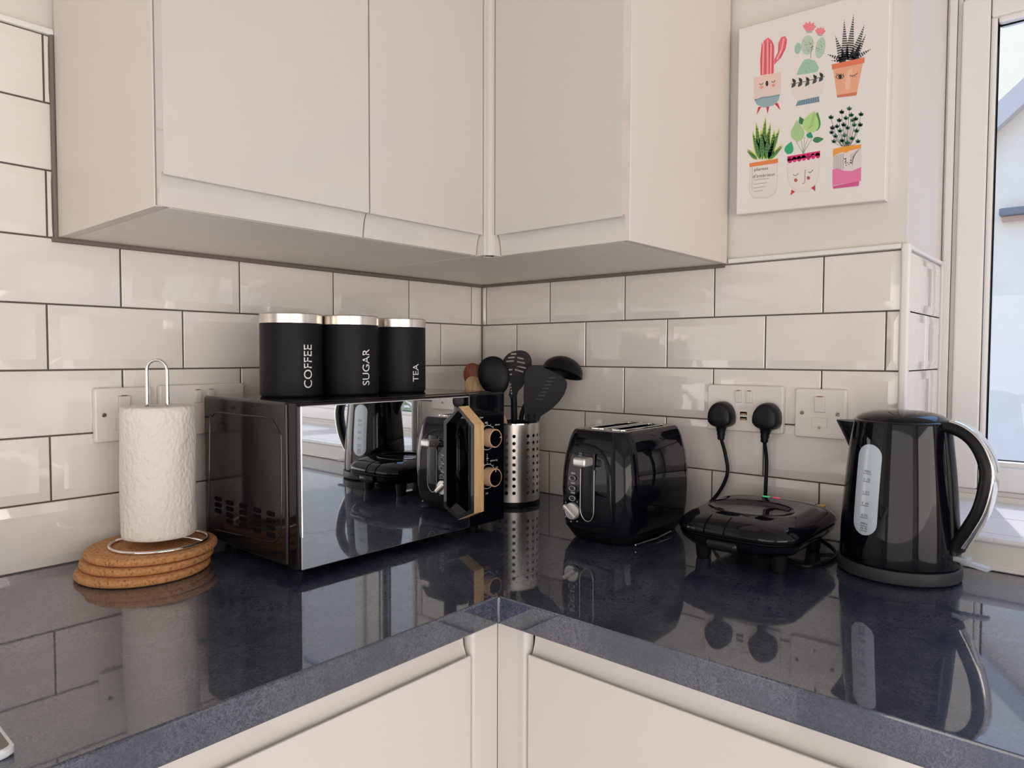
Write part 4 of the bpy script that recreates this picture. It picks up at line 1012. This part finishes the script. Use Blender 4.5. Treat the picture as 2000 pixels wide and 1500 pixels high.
MB().rbox(.080, .092, -.076, -.066, .0655, .0705, .001, 2).build('edge_sticker', m_amber, lid)
for x in (-.078, .08):
    for y in (-.060, .060): MB().lathe([(0, -.0064), (.010, -.0064), (.011, -.003), (.014, .024), (0, .024)], 20, (x, y, 0)).build('foot', m_blkm, gr)
q = [Vector((.105, -.065, .006)), Vector((.09, -.088, -.001)), Vector((.055, -.103, -.0030)), Vector((.005, -.100, -.0030)), Vector((-.035, -.085, -.0030)), Vector((-.02, -.05, -.001))]
MB().tube(bez(q, 8), .0034, 8).build('trailing_flex', m_blkm, gr)

# ------------------------------------------------------------------ kettle
KC = Vector((-.121, -.9785, 0))
ke = thing('kettle', 'tall glossy black kettle with pale water gauge, in front of the window sill', 'kettle', KC)
MB().lathe([(0, .0005), (.070, .0005), (.072, .002), (.0825, .003), (.0835, .006), (.083, .0185), (.0815, .0205), (0, .0205)], 80).build('power_base', m_grey, ke, smooth=35)
KP = [(.079, .0215), (.0802, .024), (.0800, .04), (.0785, .08), (.0760, .12), (.0725, .16), (.0685, .20), (.0655, .226), (.0645, .229), (.062, .2305)]
MB().lathe([(0, .0215)]+KP+[(0, .2305)], 96).build('body', m_blk, ke, smooth=35)
MB().lathe([(.062, .2300), (.0605, .2330), (.053, .2385), (.038, .2425), (.018, .2445), (0, .2448)], 64).build('lid', m_blk, ke, smooth=50)
def kr_(z):
    for (r0, z0), (r1, z1) in zip(KP, KP[1:]):
        if z0 <= z <= z1: return r0+(r1-r0)*(z-z0)/max(1e-6, z1-z0)
    return .0645
ca = math.atan2(CAM.y-KC.y, CAM.x-KC.x)
# water gauge on the camera-left side of the body
ga = ca-math.radians(34); gp = []
for i in range(40):
    a = 2*math.pi*i/40; yy = math.sin(a); u = .0185*math.cos(a); v = .1305+(.0475 if yy > 0 else -.0475)+.0185*yy; gp.append((u, v))
def gsurf(u, v, d): r_ = kr_(v)+d; a = ga+u/kr_(v); return Vector((r_*math.cos(a), r_*math.sin(a), v))
gm = MB(); rows = 28
for ph_, dd in ((0, .0012),):
    z0, z1 = min(p[1] for p in gp), max(p[1] for p in gp); rings = []
    for i in range(rows+1):
        tt = .5-.5*math.cos(math.pi*i/rows); v = z0+(z1-z0)*tt
        if v < .0830: hw_ = math.sqrt(max(0, .0185**2-(v-.0830)**2))
        elif v > .1780: hw_ = math.sqrt(max(0, .0185**2-(v-.1780)**2))
        else: hw_ = .0185
        hw_ = max(hw_, .0004); rings.append([gsurf(hw_*(-1+2*k/12), v, dd-.0004*abs(-1+2*k/12)**6) for k in range(13)]+[gsurf(hw_*(1-2*k/12), v, -.001) for k in range(13)])
    gm.loft(rings)
gau = gm.build('water_gauge', m_gauge, ke, smooth=40)
gk = MB()
def gtxt(body, u, v, s_, wid):
    vs, fs = text_polys(body, s_); x0 = min(p[0] for p in vs); x1 = max(p[0] for p in vs); k = wid/(x1-x0)
    gk.add([gsurf(u+(x-x0)*k, v+y, .0016) for x, y in vs], fs)
for v, s_ in ((.1555, 'MAX'), (.1440, '1.5'), (.1255, '1.25'), (.1090, '1.0'), (.0915, '0.75'), (.0795, 'MIN'), (.0725, '0.5')):
    gtxt(s_, -.0045, v, .0050, .0100)
    for k in range(1): gk.add([gsurf(-.006, v-.0022, .0016), gsurf(.006, v-.0022, .0016), gsurf(.006, v-.0014, .0016), gsurf(-.006, v-.0014, .0016)], [(0, 1, 2, 3)])
gk.build('gauge_markings', m_gmark, gau, smooth=None, recalc=False)
# spout and handle
hdv = Vector((-.261, -.965, 0)).normalized(); hs = Vector((-hdv.y, hdv.x, 0))
sd_ = -hdv
rg = []
for z, r0_, r1_, w_ in ((.168, .060, .0735, .010), (.180, .058, .0785, .016), (.195, .056, .0860, .020), (.210, .052, .0945, .023), (.2205, .050, .1010, .024), (.2225, .050, .1010, .0235)):
    ring = []
    for k in range(13):
        a = -math.pi/2+math.pi*k/12; ring.append(sd_*(r0_+(r1_-r0_)*math.cos(a))+hs*w_*math.sin(a)*1.0+Vector((0, 0, z)))
    rg.append(ring)
MB().loft(rg).build('spout', m_blk2, ke, smooth=50)
hp_ = [(.052, .2235), (.074, .2235), (.0955, .2125), (.1105, .192), (.1180, .163), (.1110, .118), (.0960, .084), (.0850, .064), (.0810, .052)]
hpts = bez([hdv*a+Vector((0, 0, b)) for a, b in hp_], 5)
def strip(pts, off, wid, th, up_v):
    rings = []
    for i, p in enumerate(pts):
        t_ = (pts[min(i+1, len(pts)-1)]-pts[max(i-1, 0)]).normalized(); nn = t_.cross(up_v).normalized()
        if nn.dot(p-Vector((0, 0, .13))) < 0: nn = -nn
        c_ = p+nn*off; ring = []
        for k in range(16):
            a = 2*math.pi*k/16; cx, sy_ = math.cos(a), math.sin(a)
            ring.append(c_+up_v*wid*math.copysign(abs(cx)**.7, cx)+nn*th*math.copysign(abs(sy_)**.7, sy_))
        rings.append(ring)
    return MB().loft(rings)
strip(hpts, 0, .0140, .0090, hs).build('handle', m_blk2, ke, smooth=60)
strip(hpts[4:-4], .0085, .0105, .0028, hs).build('handle_chrome_back', m_chrome, ke, smooth=60)
# vertical mounting strip between body and handle
mp = bez([hdv*a+Vector((0, 0, b)) for a, b in ((.0625, .2240), (.0670, .190), (.0715, .150), (.0750, .105), (.0785, .065), (.0800, .045))], 5)
strip(mp, 0, .0115, .0055, hs).build('handle_mount', m_blk2, ke, smooth=60)
MB().rbox(-.012, .012, -.007, .010, -.004, .004, .002, 2, M=Matrix.Translation(hdv*.086+Vector((0, 0, .0400))) @ Matrix.Rotation(math.atan2(hdv.y, hdv.x), 4, 'Z')).build('switch_hinge', m_clear, ke)
MB().rbox(-.006, .030, -.007, .007, -.003, .003, .0026, 3, M=Matrix.Translation(hdv*.094+Vector((0, 0, .0370))) @ Matrix.Rotation(math.atan2(hdv.y, hdv.x), 4, 'Z') @ Matrix.Rotation(R(6), 4, 'Y')).build('switch_lever', m_clear, ke)

# ------------------------------------------------------------------ phone at the left edge
ph = thing('phone', 'corner of a white-rimmed phone lying on the worktop at the left picture edge', 'phone', (-1.19, -.53, 0))
pm_ = Matrix.Rotation(0, 4, 'Z')
a0 = onZ(.008, 33, 1457); d1 = (onZ(.008, 0, 1414)-a0).normalized(); d2 = Vector((-d1.y, d1.x, 0))
if d2.dot(onZ(.008, 0, 1470)-a0) < 0: d2 = -d2
def phn(u, v, z): return a0+d1*u+d2*v+Vector((0, 0, z-.008))-Vector((-1.19, -.53, 0))
def phr(z, ins, r_=.009): return [phn(p.x, p.y, z) for p in rring(.036, .036*0+.0735, 0, .036-ins, .0735-ins, r_, 6)]
MB().loft([phr(.0004, .0012), phr(.002, 0), phr(.0068, 0), phr(.008, .0012)]).build('body', m_phone, ph)
MB().loft([phr(.0078, .0032, .007), phr(.0084, .0034, .007)]).build('screen', m_screen, ph)
